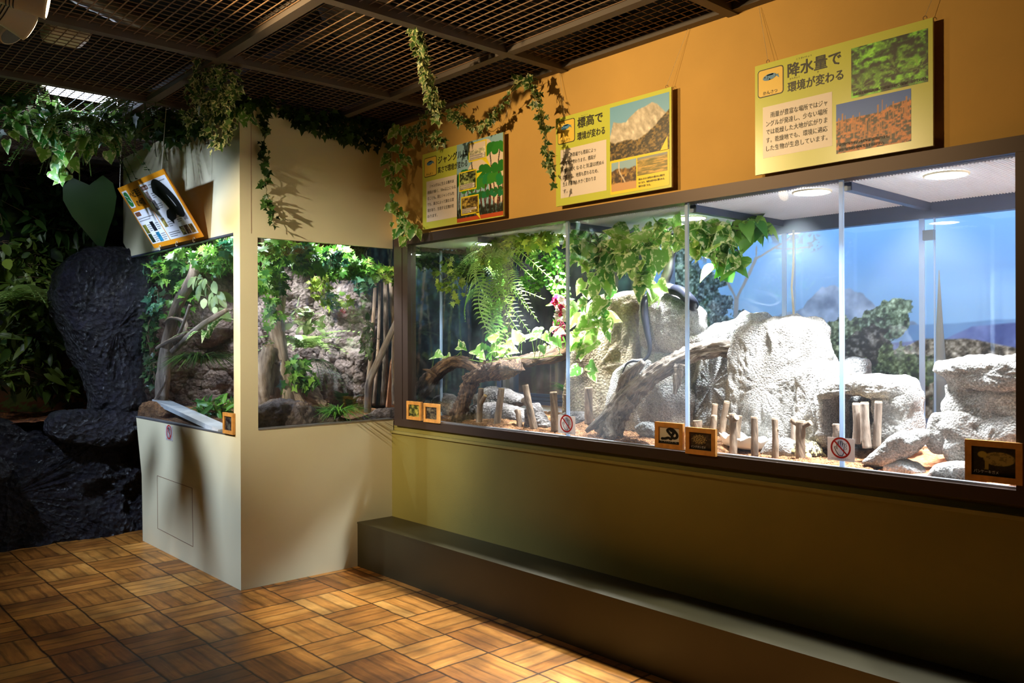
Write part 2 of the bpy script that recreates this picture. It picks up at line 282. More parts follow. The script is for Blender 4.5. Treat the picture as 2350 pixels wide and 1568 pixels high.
M = {
 'floor': floor_mat(),
 'ochre': plain('ochre_wall', rgb(206, 162, 86), .85, noise=.06, nscale=3, bump=.12, bscale=140),
 'cream': plain('cream_panel', rgb(220, 211, 176), .7, noise=.03, nscale=2),
 'olive': plain('olive_wall', rgb(124, 112, 48), .75, noise=.05, nscale=3, bump=.1, bscale=120),
 'olive_cap': plain('olive_ledge', rgb(134, 124, 70), .35),
 'step': plain('step_paint', rgb(56, 49, 26), .45, noise=.08, nscale=4),
 'frame': plain('bronze_frame', rgb(66, 52, 46), .45, metal=.4),
 'steel': plain('blue_grey_metal', rgb(88, 96, 116), .4, metal=.5),
 'alu': plain('aluminium', rgb(170, 172, 176), .35, metal=.8),
 'lid': plain('lid_plate', rgb(236, 236, 236), .7),
 'wire': plain('zinc_wire', rgb(226, 228, 234), .5),
 'grid_wire': plain('painted_wire', rgb(124, 96, 70), .55),
 'grid_bar': plain('painted_bar', rgb(84, 74, 66), .6),
 'plenum': plain('dark_plenum', rgb(30, 26, 24), .95),
 'duct': plain('foil_duct', rgb(120, 114, 110), .35, metal=.7, bump=.5, bscale=40),
 'white': plain('white_plastic', rgb(236, 226, 196), .4),
 'black': plain('black_plastic', rgb(18, 18, 18), .4),
 'lens': emit('lamp_lens', (1, .98, .96), 48), 'warm_lens': emit('warm_lens', (1, .8, .5), 9), 'tube': emit('tube_glow', (.72, .8, 1), 14),
 'glass': glass_mat('clear_glass', .004), 'haze_glass': glass_mat('dusty_glass', .022), 'rear_glass': glass_mat('rear_glass', .004),
 'edge': leaf_mat('glass_edge', rgb(206, 224, 244), rgb(206, 224, 244), None, .2, .6),
 'print': attr_mat('printed_photo', .4), 'gloss_print': attr_mat('printed_board', .35, .3), 'mural': attr_mat('printed_mural', .75),
 'lime': plain('lime_board', rgb(206, 212, 84), .28), 'limeedge': plain('board_edge', rgb(196, 186, 160), .6), 'pink': plain('pale_panel', rgb(238, 224, 214), .35),
 'yellow': plain('yellow_print', rgb(246, 220, 40), .35), 'iconyellow': plain('icon_yellow', rgb(246, 206, 84), .35), 'ink': plain('black_ink', rgb(22, 22, 24), .45), 'fishblue': plain('fish_blue', rgb(84, 142, 190), .4), 'orange': plain('orange_board', rgb(236, 150, 28), .35),
 'brown_ink': plain('brown_ink', rgb(122, 74, 52), .5), 'paper': plain('white_paper', rgb(232, 232, 236), .5), 'greyink': plain('grey_ink', rgb(96, 96, 100), .6), 'red': plain('red_ink', rgb(206, 44, 40), .45), 'green_ink': plain('green_ink', rgb(40, 120, 52), .5), 'teal_ink': plain('teal_ink', rgb(40, 110, 140), .5), 'brick_ink': plain('brick_ink', rgb(190, 78, 36), .5),
 'pine': plain('pine_frame', rgb(198, 138, 66), .45, noise=.22, nscale=30),
 'card': leaf_mat('card_paper', rgb(236, 232, 232), rgb(240, 236, 236), None, .5, .45),
 'cord': plain('white_cord', rgb(206, 196, 170), .6),
 'soil': rock_mat('coir', rgb(84, 50, 28), rgb(146, 98, 58), rgb(192, 142, 92), .95, 1.0, 60, 1, 160, .01),
 'sand': rock_mat('red_sand', rgb(176, 104, 66), rgb(206, 136, 92), rgb(224, 160, 116), .95, .6, 60, 1, 240, .004),
 'litter': rock_mat('leaf_litter', rgb(48, 24, 8), rgb(120, 62, 20), rgb(176, 104, 40), .9, 1.0, 30, 1, 60, .02),
 'white_rock': rock_mat('white_rock', rgb(150, 142, 132), rgb(214, 208, 200), rgb(240, 238, 234), .95, 1.0, 7, 1.6, 130, .012, .55),
 'brown_rock': rock_mat('brown_rock', rgb(92, 70, 46), rgb(150, 132, 104), rgb(188, 178, 158), .95, .9, 6, 2.2, 80, .010, .4),
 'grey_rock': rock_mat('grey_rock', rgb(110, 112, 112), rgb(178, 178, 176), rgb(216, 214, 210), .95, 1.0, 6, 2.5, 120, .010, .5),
 'log_rock': rock_mat('pitted_rock', rgb(54, 46, 44), rgb(112, 104, 100), rgb(172, 164, 156), .9, 1.0, 10, 1, 70, .012, .5),
 'black_rock': rock_mat('black_rock', rgb(16, 15, 19), rgb(30, 28, 36), rgb(48, 46, 58), .30, 1.0, 5, 1, 30, .045),
 'booth_rock': rock_mat('booth_rock', rgb(66, 54, 50), rgb(122, 104, 96), rgb(160, 142, 132), .95, 1.0, 6, 1, 38, .03),
 'bark': wood_mat('bark', rgb(60, 46, 34), rgb(118, 96, 76), rgb(160, 138, 114), .85, 40, .6, .005, .35),
 'drift': wood_mat('driftwood', rgb(30, 19, 12), rgb(86, 58, 37), rgb(160, 122, 84), .8, 50, 1.0, .012, .6),
 'drift_grey': wood_mat('grey_driftwood', rgb(84, 72, 62), rgb(158, 142, 126), rgb(212, 202, 188), .85, 60, 1.0, .012, .6),
 'trunk': wood_mat('smooth_trunk', rgb(92, 76, 64), rgb(142, 122, 106), rgb(180, 162, 146), .8, 26, .5, .006, .25),
 'cutwood': plain('cut_wood', rgb(214, 178, 122), .7, noise=.15, nscale=60),
 'plank': plain('grey_plank', rgb(196, 196, 196), .7, noise=.1, nscale=14, bump=.4, bscale=60),
 'stem': plain('vine_stem', rgb(96, 96, 48), .6), 'stem_brown': plain('brown_stem', rgb(104, 80, 54), .6), 'stem_green': plain('green_stem', rgb(118, 150, 62), .5), 'stem_red': plain('red_stem', rgb(156, 40, 72), .5),
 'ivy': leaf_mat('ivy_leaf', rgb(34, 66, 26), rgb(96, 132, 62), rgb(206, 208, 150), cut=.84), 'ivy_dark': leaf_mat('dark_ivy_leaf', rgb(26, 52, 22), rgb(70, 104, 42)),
 'ivy_green': leaf_mat('green_ivy_leaf', rgb(36, 96, 34), rgb(128, 178, 66), None, .38), 'ivy_blue': leaf_mat('bluish_ivy_leaf', rgb(40, 98, 70), rgb(110, 160, 120)),
 'ivy_yellow': leaf_mat('yellow_ivy_leaf', rgb(84, 124, 34), rgb(184, 200, 84), trans=.45),
 'pothos': leaf_mat('pothos_leaf', rgb(58, 128, 46), rgb(160, 204, 92), rgb(226, 234, 176), trans=.35, cut=.88), 'pothos_plain': leaf_mat('plain_pothos_leaf', rgb(58, 130, 44), rgb(150, 196, 78)),
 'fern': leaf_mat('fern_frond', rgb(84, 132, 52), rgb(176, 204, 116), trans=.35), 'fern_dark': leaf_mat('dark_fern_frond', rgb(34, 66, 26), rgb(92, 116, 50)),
 'creeper': leaf_mat('creeper_leaf', rgb(60, 126, 38), rgb(132, 186, 76)), 'spider': leaf_mat('striped_leaf', rgb(40, 92, 34), rgb(90, 140, 54), rgb(222, 226, 170), .4, cut=.84),
 'bigleaf': leaf_mat('large_leaf', rgb(62, 92, 52), rgb(88, 118, 66)), 'jungle': leaf_mat('jungle_leaf', rgb(44, 70, 22), rgb(120, 138, 50)),
 'oval': leaf_mat('oval_leaf', rgb(120, 142, 88), rgb(170, 184, 130)), 'grass': leaf_mat('grass_blade', rgb(48, 112, 36), rgb(120, 176, 62)), 'flower': leaf_mat('red_petal', rgb(150, 20, 60), rgb(206, 40, 84)), 'palepetal': leaf_mat('pale_petal', rgb(206, 190, 190), rgb(236, 226, 222)),
}
# ------------------------------------------------------------------ the setting
D, XB, YB, CEIL = 3.28, -4.873, 2.18, 2.987
def struct(o): o['kind'] = 'structure'; return o
struct(box('floor', (-9.2, -3, -.12), (1.6, 5.2, 0), M['floor']))
struct(box('wall_right', (XB, D, 2.205), (1.2, D + .10, 3.0), M['ochre'])); struct(box('wall_plenum_side', (XB, D, 3.0), (1.2, D + .10, 3.6), M['plenum']))
mb = MB().box((XB, D - .012, 0), (1.2, D + .08, .885)); struct(mb.build('wall_right_base', M['olive']))
struct(MB().box((XB, D - .028, .872), (1.2, D + .06, .888)).build('trim_1', M['olive_cap']))          # ledge strip
struct(MB().box((XB, D + .006, .888), (1.2, D + .10, .925)).build('trim_2', M['olive']))
st = tag(box('bench_step', (XB, D - .288, 0), (1.2, D - .013, .285), M['step']), 'long low olive step along the foot of the terrarium wall', 'step')
box('tread', (XB, D - .291, .285), (1.2, D - .013, .296), M['step'], st)
struct(box('wall_plenum', (-9.2, -3, 3.6), (1.6, 5.2, 3.66), M['plenum']))
struct(box('wall_back', (-9.2, 5.1, 0), (1.6, 5.2, 3.6), M['plenum'])); struct(box('wall_left', (-9.2, -3, 0), (-9.1, 5.1, 3.6), M['plenum']))
struct(box('wall_behind', (-9.1, -3, 0), (1.6, -2.9, 3.6), M['olive'])); struct(box('wall_near', (1.5, -2.9, 0), (1.6, 5.1, 3.6), M['olive']))
# ceiling grid
mb = MB()
for y in np.arange(-.2, 3.27, .0505): mb.box((-8.6, y - .002, CEIL - .002), (1.2, y + .002, CEIL + .002))
grid = struct(mb.build('ceiling', M['grid_wire']))
mb = MB()
for x in np.arange(-8.55, 1.2, .0505): mb.box((x - .0016, -.2, CEIL + .002), (x + .0016, 3.27, CEIL + .0055))
mb.build('cross_wires', M['grid_wire'], grid)
for k, x in enumerate([-7.4, -6.35, -5.3, -4.26, -3.21, -2.15, -1.1]): box('grid_bar', (x - .026, -.2, CEIL - .028), (x + .026, D - .001, CEIL + .03), M['grid_bar'], grid)
for k, y in enumerate([-.3, .75, 1.8, 2.86]): box('grid_bar', (-8.6, y - .026, CEIL - .0275), (1.2, y + .026, CEIL + .0295), M['grid_bar'], grid)
box('grid_bar', (XB, D - .05, CEIL - .02), (1.2, D - .002, CEIL + .025), M['grid_bar'], grid)
def duct(a, b_, r, label, mat=M['duct'], cat='duct'):
    P = spline([a, b_], 24); R = r*(1 + .04*np.cos(np.arange(24)*math.pi)); o = MB().tube(P, R, 20).build('ventilation_duct', mat, smooth=True); return tag(o, label, cat)
duct((-4.55, 1.15, 3.27), (-5.05, 2.0, 3.27), .07, 'shiny foil duct above the ceiling grid at the upper left'); duct((-2.9, 1.55, 3.34), (-4.1, 2.5, 3.34), .17, 'thick insulated duct above the ceiling grid near the middle')
duct((-1.4, 2.3, 3.4), (-4.6, 2.35, 3.4), .04, 'thin pipe crossing above the ceiling grid', M['grid_bar'], 'pipe')
for y, x0, n_ in ((1.0, -8.4, 'left'), (2.35, -8.4, 'right')): tag(MB().box((x0, y - .03, 3.2), (1.0, y + .03, 3.26)).build('hanger_rail', M['grid_bar']), f'steel hanger rail above the ceiling grid on the {n_} side', 'rail')
# booth walls: right face (plane X = XB) with its window, left face (plane Y = YB)
BZ0, BZ1, BY0 = .965, 2.14, 2.293
mb = MB().box((XB - .03, YB, 0), (XB, D, BZ0)).box((XB - .03, YB, BZ1), (XB, D, CEIL - .03)).box((XB - .03, YB, BZ0), (XB, BY0, BZ1))
bw = struct(mb.build('wall_booth', M['cream']))
box('groove', (XB - .004, YB + .072, BZ1 + .02), (XB + .0006, YB + .0745, CEIL - .04), M['brown_ink'], bw)
box('window_lip', (XB - .032, BY0, BZ0 - .004), (XB + .003, D - .01, BZ0 + .006), M['alu'], bw)
wn = struct(MB().box((XB - .02, BY0, BZ0), (XB - .012, D, BZ1)).build('window_2', M['glass']))
LZ0, LZ1 = .928, 2.168
E_ = [(-6.60, 0), (-6.61, .3), (-6.62, .5), (-6.70, .78), (-6.74, LZ0)]
XF = XB - .0302
pts = [(XF, YB, 0)] + [(x, YB, z) for x, z in E_] + [(XF, YB, LZ0)]
lw = struct(MB().prism(pts, (0, .03, 0)).build('wall_booth_front', M['cream']))
MB().prism([(XF, YB, LZ1), (-6.86, YB, LZ1), (-7.03, YB, 2.29), (-7.02, YB, CEIL - .03), (XF, YB, CEIL - .03)], (0, .03, 0)).build('upper_panel', M['cream'], lw)
box('post', (-4.966, YB, LZ0), (XF, YB + .03, LZ1), M['cream'], lw)
box('glass_rail', (-6.86, YB - .002, LZ1 - .012), (-4.966, YB + .028, LZ1), M['steel'], lw); box('sill', (-6.74, YB - .004, LZ0 - .004), (-4.966, YB + .032, LZ0 + .006), M['alu'], lw)
a, b_, c, d = [onY(px, py, YB - .0005) for px, py in ((361, 1092), (441, 1121), (443, 1255), (362, 1213))]
mb = MB()
for p, q in ((a, b_), (b_, c), (c, d), (d, a)): mb.tube([p, q], .0018, 4)
mb.build('access_panel_groove', M['brown_ink'], lw)
struct(MB().box((-6.9, YB + .012, LZ0), (-4.966, YB + .02, LZ1)).build('window_3', M['glass']))
struct(MB().box((-7.6, YB + .03, 2.40), (XB - .03, 4.1, 2.46)).build('ceiling_booth', M['plenum']))
# long terrarium: frame, panes, rear glazing, lid
CX0, CX1, YR = -4.70, -.60, 4.12
fr = MB().box((-4.83, D - .022, .925), (-.86, D + .05, .975)).box((-4.83, D - .022, 2.15), (-.86, D + .05, 2.207))
win = struct(fr.build('window_1', M['frame'])); org1 = win
box('frame_post', (-4.83, D - .021, .975), (-4.735, D + .05, 2.15), M['frame'], win); box('frame_post', (-4.733, D - .018, .975), (-4.672, D + .05, 2.15), M['frame'], win); box('frame_post', (-1.006, D - .021, .975), (-.86, D + .05, 2.15), M['frame'], win)
struct(box('wall_right_end', (-.86, D, .925), (1.2, D + .05, 2.207), M['ochre']))
box('sill_bead', (-4.672, D + .001, .975), (-1.006, D + .03, .983), M['alu'], win)
PX = [-4.672, -3.203, -2.415, -1.651, -1.006]
for k in range(4): box('pane', (PX[k] + .004, D + .008, .977), (PX[k+1] - .004, D + .016, 2.15), M['haze_glass' if k == 1 else 'glass'], win)
for k in (1, 2, 3): box('pane_edge', (PX[k] - .0085, D + .005, .977), (PX[k] + .0085, D + .017, 2.15), M['edge'], win)
rw = struct(MB().box((CX0 - .03, YR, 2.075), (CX1, YR + .05, 2.16)).build('window_4', M['steel']))
box('bottom_rail', (CX0 - .03, YR - .01, 1.05), (CX1, YR + .05, 1.075), M['steel'], rw); box('bottom_rail', (CX0 - .03, YR, 1.08), (CX1, YR + .045, 1.10), M['steel'], rw); box('bottom_rail', (CX0 - .03, YR + .01, 1.105), (CX1, YR + .045, 1.125), M['steel'], rw)
box('kick_board', (CX0 - .03, YR + .005, .85), (CX1, YR + .045, 1.05), M['paper'], rw)
for x, w_, mt in ((-4.72, .05, 'steel'), (-4.66, .03, 'alu'), (-4.58, .045, 'steel'), (-3.17, .05, 'alu')): box('rear_post', (x - w_/2, YR - .005, 1.10), (x + w_/2, YR + .045, 2.08), M[mt], rw)
for x in (-2.395, -1.675): box('pane_edge', (x - .012, YR + .006, 1.125), (x + .012, YR + .016, 2.08), M['edge'], rw); box('pane_edge', (x + .05, YR + .02, 1.125), (x + .056, YR + .03, 2.08), M['edge'], rw)
RX = [-4.58, -3.17, -2.395, -1.675, CX1]
for k in range(4): box('rear_pane', (RX[k] + .02, YR + .016, 1.12), (RX[k+1] - .02, YR + .022, 2.08), M['rear_glass'], rw)
struct(MB().box((CX0, D + .06, .98), (CX0 + .008, YR - .02, 2.13)).build('window_5', M['glass']))
struct(MB().box((CX0 - .004, 3.555, .98), (CX0 + .012, 3.567, 2.13)).build('trim_3', M['edge']))
struct(MB().box((CX1, D + .05, .85), (CX1 + .03, 4.6, 2.5), ).build('wall_case_end', M['lid']))
struct(MB().box((CX0 - .03, D + .05, .80), (CX1, YR, .86)).build('floor_case', M['plenum']))
lid = struct(MB().box((CX0, D + .051, 2.185), (CX1, YR + .05, 2.2)).build('ceiling_case', M['lid']))
mb = MB()
for x in np.arange(CX0, CX1, .0125): mb.box((x - .0018, D + .052, 2.146), (x + .0018, YR - .001, 2.1515))
for y in np.arange(D + .06, YR, .0125): mb.box((CX0, y - .0012, 2.1515), (CX1, y + .0012, 2.154))
mb.build('lid_mesh', M['wire'], lid)
for x in (-4.0, -3.205, -2.41, -1.645, -.85): box('lid_bar', (x - .017, D + .052, 2.112), (x + .017, YR, 2.146), M['steel'], lid)
for i, (x, y) in enumerate(CASE_LAMPS):
    an = np.arange(24)/24*2*math.pi; ring = lambda r, z: np.c_[x + r*np.cos(an), y + r*np.sin(an), np.full(24, z)]
    V = np.vstack([ring(.084, 2.146), ring(.082, 2.140), ring(.076, 2.139), ring(.074, 2.143)]); F = [(a_*24 + j, a_*24 + (j+1) % 24, (a_+1)*24 + (j+1) % 24, (a_+1)*24 + j) for a_ in range(3) for j in range(24)]
    NM = ['far left corner of', 'left ivy end of', 'big-leaved pothos in', 'middle rocks in', 'right sky end of', 'rear centre of', 'far right end of'][i]
    t = tag(mk('downlight', V, F, M['white'], org=(x, y, 2.12)), f'round white downlight in the mesh lid over the {NM} the long terrarium', 'lamp', 'terrarium downlights')
    mk('lens', ring(.0745, 2.1425), [tuple(range(24))[::-1]], M['lens'], t)
# ------------------------------------------------------------------ printed murals behind the rear glass
def printed(name, O, U, Vv, nx, ny, fn, mat, parent=None, thick=.004):
    O, U, Vv = (np.asarray(q, float) for q in (O, U, Vv)); u, v = np.meshgrid(np.linspace(0, 1, nx), np.linspace(0, 1, ny))
    P = O + u[..., None]*U + v[..., None]*Vv; n = unit(np.cross(U, Vv)); c = s2l(np.clip(fn(u, v), 0, 255)/255.0)
    V = np.vstack([P.reshape(-1, 3), O - n*thick, O + U - n*thick, O + U + Vv - n*thick, O + Vv - n*thick]); k = nx*ny
    F = grid_faces(nx, ny) + [(k+3, k+2, k+1, k), (0, k, k+1, nx-1), (nx-1, k+1, k+2, k-1), (k-1, k+2, k+3, k-nx), (k-nx, k+3, k, 0)]
    return mk(name, V, F, mat, parent, False, np.vstack([c.reshape(-1, 3), np.full((4, 3), .3)]))
def C3(*c): return np.array(c, float)
def mixc(img, c, m): return img*(1 - m[..., None]) + np.asarray(c, float)*m[..., None]
def ridge(u, pts, rough, f, seed): x, y = zip(*pts); return np.interp(u, x, y) + rough*(fbm2(u, u*0, f, seed) - .5)
def mural_sky(u, v):
    x = lerp(-3.75, -.55, u); z = lerp(.9, 2.6, v)
    img = C3(140, 190, 250)[None, None]*(1 - sm(1.55, 2.3, z)[..., None]) + C3(112, 170, 246)*sm(1.55, 2.3, z)[..., None] + 10*(fbm2(x, z, 2, 1) - .5)[..., None]
    def layer(img, pts, rough, f, seed, c, tex, tf, soft=.006):
        zr = ridge(x, pts, rough, f, seed); m = sm(-soft, soft, zr - z); t = (fbm2(x, z, tf, seed + 5, 5) - .5)*tex
        return img*(1 - m[..., None]) + (np.asarray(c, float) + t[..., None])*m[..., None]
    img = layer(img, [(-3.75, 1.66), (-3.3, 1.64), (-2.95, 1.62), (-2.75, 1.64), (-2.62, 1.68), (-2.5, 1.72), (-2.42, 1.80), (-2.29, 1.80), (-2.2, 1.76), (-2.1, 1.66), (-2.0, 1.58), (-.5, 1.5)], .09, 14, 3, (150, 172, 214), 150, 14)
    img = layer(img, [(-3.75, 1.5), (-2.1, 1.5), (-1.95, 1.58), (-1.7, 1.585), (-1.5, 1.60), (-.5, 1.60)], .02, 6, 4, (104, 150, 214), 20, 6)
    img = layer(img, [(-3.75, 1.4), (-1.75, 1.5), (-1.62, 1.57), (-1.45, 1.585), (-.5, 1.58)], .02, 8, 6, (84, 104, 176), 120, 14)
    img = layer(img, [(-3.75, 1.4), (-2.1, 1.43), (-1.85, 1.50), (-1.65, 1.51), (-1.4, 1.46), (-.5, 1.40)], .03, 7, 8, (112, 104, 92), 420, 44)
    img = layer(img, [(-3.75, 1.32), (-1.9, 1.30), (-1.5, 1.36), (-.5, 1.3)], .05, 9, 9, (128, 110, 86), 420, 50)
    # tree crowns and shrubs
    for cx, cz, rx, rz, c in ((-2.28, 1.50, .20, .13, (74, 92, 60)), (-2.06, 1.60, .13, .09, (84, 106, 84)), (-2.0, 1.66, .09, .07, (96, 120, 92)), (-2.18, 1.42, .16, .16, (52, 48, 44)), (-2.5, 1.42, .2, .12, (84, 96, 64)), (-1.95, 1.33, .22, .13, (78, 96, 56)), (-2.35, 1.2, .4, .16, (60, 72, 48)), (-3.3, 1.62, .26, .34, (62, 88, 104)), (-3.1, 1.45, .25, .25, (58, 84, 92)), (-3.45, 1.9, .14, .3, (92, 120, 120))):
        d = ((x - cx)/rx)**2 + ((z - cz)/rz)**2 + 2.6*(fbm2(x, z, 16, cx*10, 5) - .5); m = sm(1.05, .95, d); t = (fbm2(x, z, 60, cz*9, 4) - .5)*380 + (fbm2(x, z, 18, cz*5, 3) - .5)*120
        img = img*(1 - m[..., None]) + (np.asarray(c, float) + t[..., None])*m[..., None]
    # leafless tree against the sky at the left
    for p, q, wd in (((-3.02, 1.25), (-3.0, 1.75), .022), ((-3.0, 1.75), (-2.86, 2.0), .014), ((-2.86, 2.0), (-2.62, 2.12), .009), ((-3.0, 1.75), (-3.14, 2.02), .012), ((-2.86, 2.0), (-2.84, 2.24), .008), ((-2.72, 2.06), (-2.5, 2.04), .007)):
        p, q = np.array(p), np.array(q); dd = q - p; t = np.clip(((x - p[0])*dd[0] + (z - p[1])*dd[1])/(dd @ dd), 0, 1); dist = np.hypot(x - p[0] - t*dd[0], z - p[1] - t*dd[1] + .04*(fbm2(x, z, 8, 3) - .5))
        img = mixc(img, (150, 150, 160), sm(wd, wd*.5, dist))
    for cx, cz, r in ((-2.66, 2.16, .16), (-2.9, 2.26, .18), (-3.15, 2.1, .2), (-2.5, 2.07, .1)):
        m = sm(1, .6, np.hypot(x - cx, (z - cz)*1.5)/r)*(fbm2(x, z, 34, cx*4, 3) > .54); img = mixc(img, (112, 120, 130), m*.8)
    return img
def mural_jungle(u, v):
    x = lerp(-9.0, -3.75, u); z = lerp(.85, 2.7, v); n = fbm2(x, z, 14, 2, 5); n2 = fbm2(x, z, 3, 4, 4)
    img = C3(30, 46, 44) + ((n - .5)*150)[..., None]*C3(.7, 1, .8) + ((n2 - .45)*190)[..., None]*C3(.35, .6, .75)
    rock = sm(-5.45, -5.3, x)*sm(-4.2, -4.6, x); r2 = fbm2(x, z, 9, 8, 5); img = img*(1 - rock[..., None]) + (C3(52, 44, 42) + ((r2 - .5)*120)[..., None] + (sm(1.5, 1.1, z)*44)[..., None]*C3(1.2, .8, .5))*rock[..., None]
    for k in range(34):
        rx = -9.0 + 5.2*((k*.618) % 1); ln = .06*math.sin(k*5.1); xx = rx + (z - 1.5)*ln*2 + .05*(fbm2(z, z*0, 3, k) - .5); wd = .012 + .03*((k*.37) % 1); m = sm(wd, wd*.6, abs(x - xx))*(.25 if -5.4 < rx < -4.3 else .7)
        img = mixc(img, (96 + 50*((k*.73) % 1), 96 + 44*((k*.31) % 1), 74), m*(.55 + .45*(fbm2(x, z, 22, k) > .45)))
    return img
mu = tag(printed('landscape_mural', (-3.75, 4.6, .9), (3.2, 0, 0), (0, 0, 1.7), 640, 340, mural_sky, M['mural']), 'printed mural of blue sky, grey mountain and dry hills behind the terrarium', 'mural')
mj = tag(printed('jungle_mural', (-9.0, 4.7, .85), (5.25, 0, 0), (0, 0, 1.85), 380, 150, mural_jungle, M['mural']), 'printed mural of dark jungle trunks behind the left end of the terrarium', 'mural')
struct(MB().box((-9.0, 4.72, .0), (CX1, 4.78, 2.9)).build('wall_service', M['plenum']))
# ------------------------------------------------------------------ leaves, vines, rocks, wood
def half(outline, mid, zf):
    # outline: right-hand half from base to tip; mid: midrib points (y); builds a folded two-sided leaf, colour g = distance to midrib
    R = [(x, y) for x, y in outline]; L = [(-x, y) for x, y in outline if x > 0]; pts = [(0, y) for y in mid] + R + L
    k = len(mid); nR = len(R); idxR = [k + i for i in range(nR)]
    V = np.array([(x, y, zf(x, y)) for x, y in pts]); F = []
    def strip(ids):
        f = []; j = 0
        for a, b in zip(ids[:-1], ids[1:]):
            ym = (V[a][1] + V[b][1])/2
            while j < k - 1 and abs(mid[j+1] - ym) < abs(mid[j] - ym): f.append((j, a, j+1)); j += 1
            f.append((j, a, b))
        return f
    iR = strip(idxR); F += iR; iL = [k + nR + i for i in range(len(L))] + ([k + nR - 1] if outline[-1][0] == 0 else [])
    F += [(a, c, b) for a, b, c in strip(iL)]
    g = np.array([0]*k + [1]*nR + [1]*len(L), float)
    return V, F, g
TEMPL = {
 'ivy': half([(.04, -.02), (.30, -.14), (.27, .12), (.52, .34), (.22, .48), (.13, .72), (0.0, 1.0)], [0, .25, .5, .75], lambda x, y: .22*abs(x) - .12*y*y),
 'maple': half([(.03, 0), (.34, -.10), (.22, .10), (.60, .30), (.27, .36), (.30, .62), (.10, .60), (0.0, 1.05)], [0, .25, .5, .75], lambda x, y: .15*abs(x) - .15*y*y),
 'heart': half([(.05, -.03), (.28, -.14), (.45, .02), (.48, .25), (.38, .52), (.20, .80), (0.0, 1.12)], [0, .3, .6, .9], lambda x, y: .30*abs(x) - .28*y*y),
 'oval': half([(.05, .05), (.20, .25), (.25, .50), (.18, .80), (0.0, 1.0)], [0, .33, .66], lambda x, y: .25*abs(x) - .15*y*y),
 'round': half([(.2, .02), (.42, .3), (.40, .62), (.2, .88), (0, .95)], [0, .45], lambda x, y: .1*abs(x)),
 'lance': half([(.03, .02), (.12, .2), (.15, .45), (.10, .75), (0, 1.0)], [0, .3, .6], lambda x, y: .25*abs(x) - .3*y*y),
 'strap': half([(.02, 0), (.05, .2), (.062, .4), (.056, .6), (.04, .8), (0, 1.0)], [0, .2, .4, .6, .8], lambda x, y: .2*abs(x) + .35*y*(1 - y)*1.6 - .35*y*y),
 'blade': half([(.012, 0), (.018, .3), (.014, .65), (0, 1.0)], [0, .33, .66], lambda x, y: .55*y*(1.0 - y) - .35*y*y),
 'monstera': half([(.05, -.05), (.34, -.14), (.50, .05), (.26, .10), (.54, .22), (.30, .28), (.52, .42), (.28, .44), (.42, .66), (.18, .66), (0, 1.0)], [0, .25, .5, .75], lambda x, y: .2*abs(x) - .25*y*y),
}
def _fern(n=15, droop=.55):
    V = []; F = []; g = []
    for i in range(n + 1):
        y = i/n; z = .35*y*(1-y) - droop*y*y; V += [(-.008, y, z), (.008, y, z)]; g += [0, 0]
        if i: a = 2*i; F.append((a-2, a-1, a+1, a))
    for i in range(1, n + 1):
        y = i/n; z = .35*y*(1-y) - droop*y*y; ln = .26*math.sin(math.pi*min(1, .14 + y*.86))**.7*(1 - .55*y) + .01; wd = .42/n
        for s in (-1, 1):
            k = len(V); V += [(0, y - wd*.5, z), (s*ln*.55, y + .02 - wd*.75, z - .02), (s*ln, y + .05, z - .08*ln/.2), (s*ln*.55, y + .02 + wd*.65, z - .02), (0, y + wd*.5, z)]; g += [0, .5, 1, .5, 0]
            F.append((k, k+1, k+2, k+3, k+4) if s > 0 else (k+4, k+3, k+2, k+1, k))
    return np.array(V), F, np.array(g)
TEMPL['fern'] = _fern()
TEMPL['fernhang'] = _fern(18, .95)
def leaves(name, kind, P, Yd, Nd, size, mat, parent, rng, parts=None):
    T, F, g = TEMPL[kind]; P, Yd = np.asarray(P, float), unit(np.asarray(Yd, float)); Nd = np.asarray(Nd, float); Nd = unit(Nd - Yd*(Nd*Yd).sum(1, keepdims=True)); Xd = np.cross(Yd, Nd)
    size = np.broadcast_to(size, (len(P),)); n = len(T)
    wv = rng.uniform(.85, 1.15, len(P))
    V = P[:, None] + size[:, None, None]*(T[None, :, :1]*wv[:, None, None]*Xd[:, None] + T[None, :, 1:2]*Yd[:, None] + T[None, :, 2:]*Nd[:, None])
    C = np.zeros((len(P), n, 3)); C[..., 0] = rng.random(len(P))[:, None]; C[..., 1] = g[None]; C[..., 2] = T[None, :, 1]
    FF = [tuple(i + k*n for i in f) for k in range(len(P)) for f in F]
    return mk(name, V.reshape(-1, 3), FF, mat, parent, True, C.reshape(-1, 3))
VIEW = -unit(np.array([-math.cos(YAW), math.sin(YAW), 0]))      # roughly the visitors' side
SD = [0]
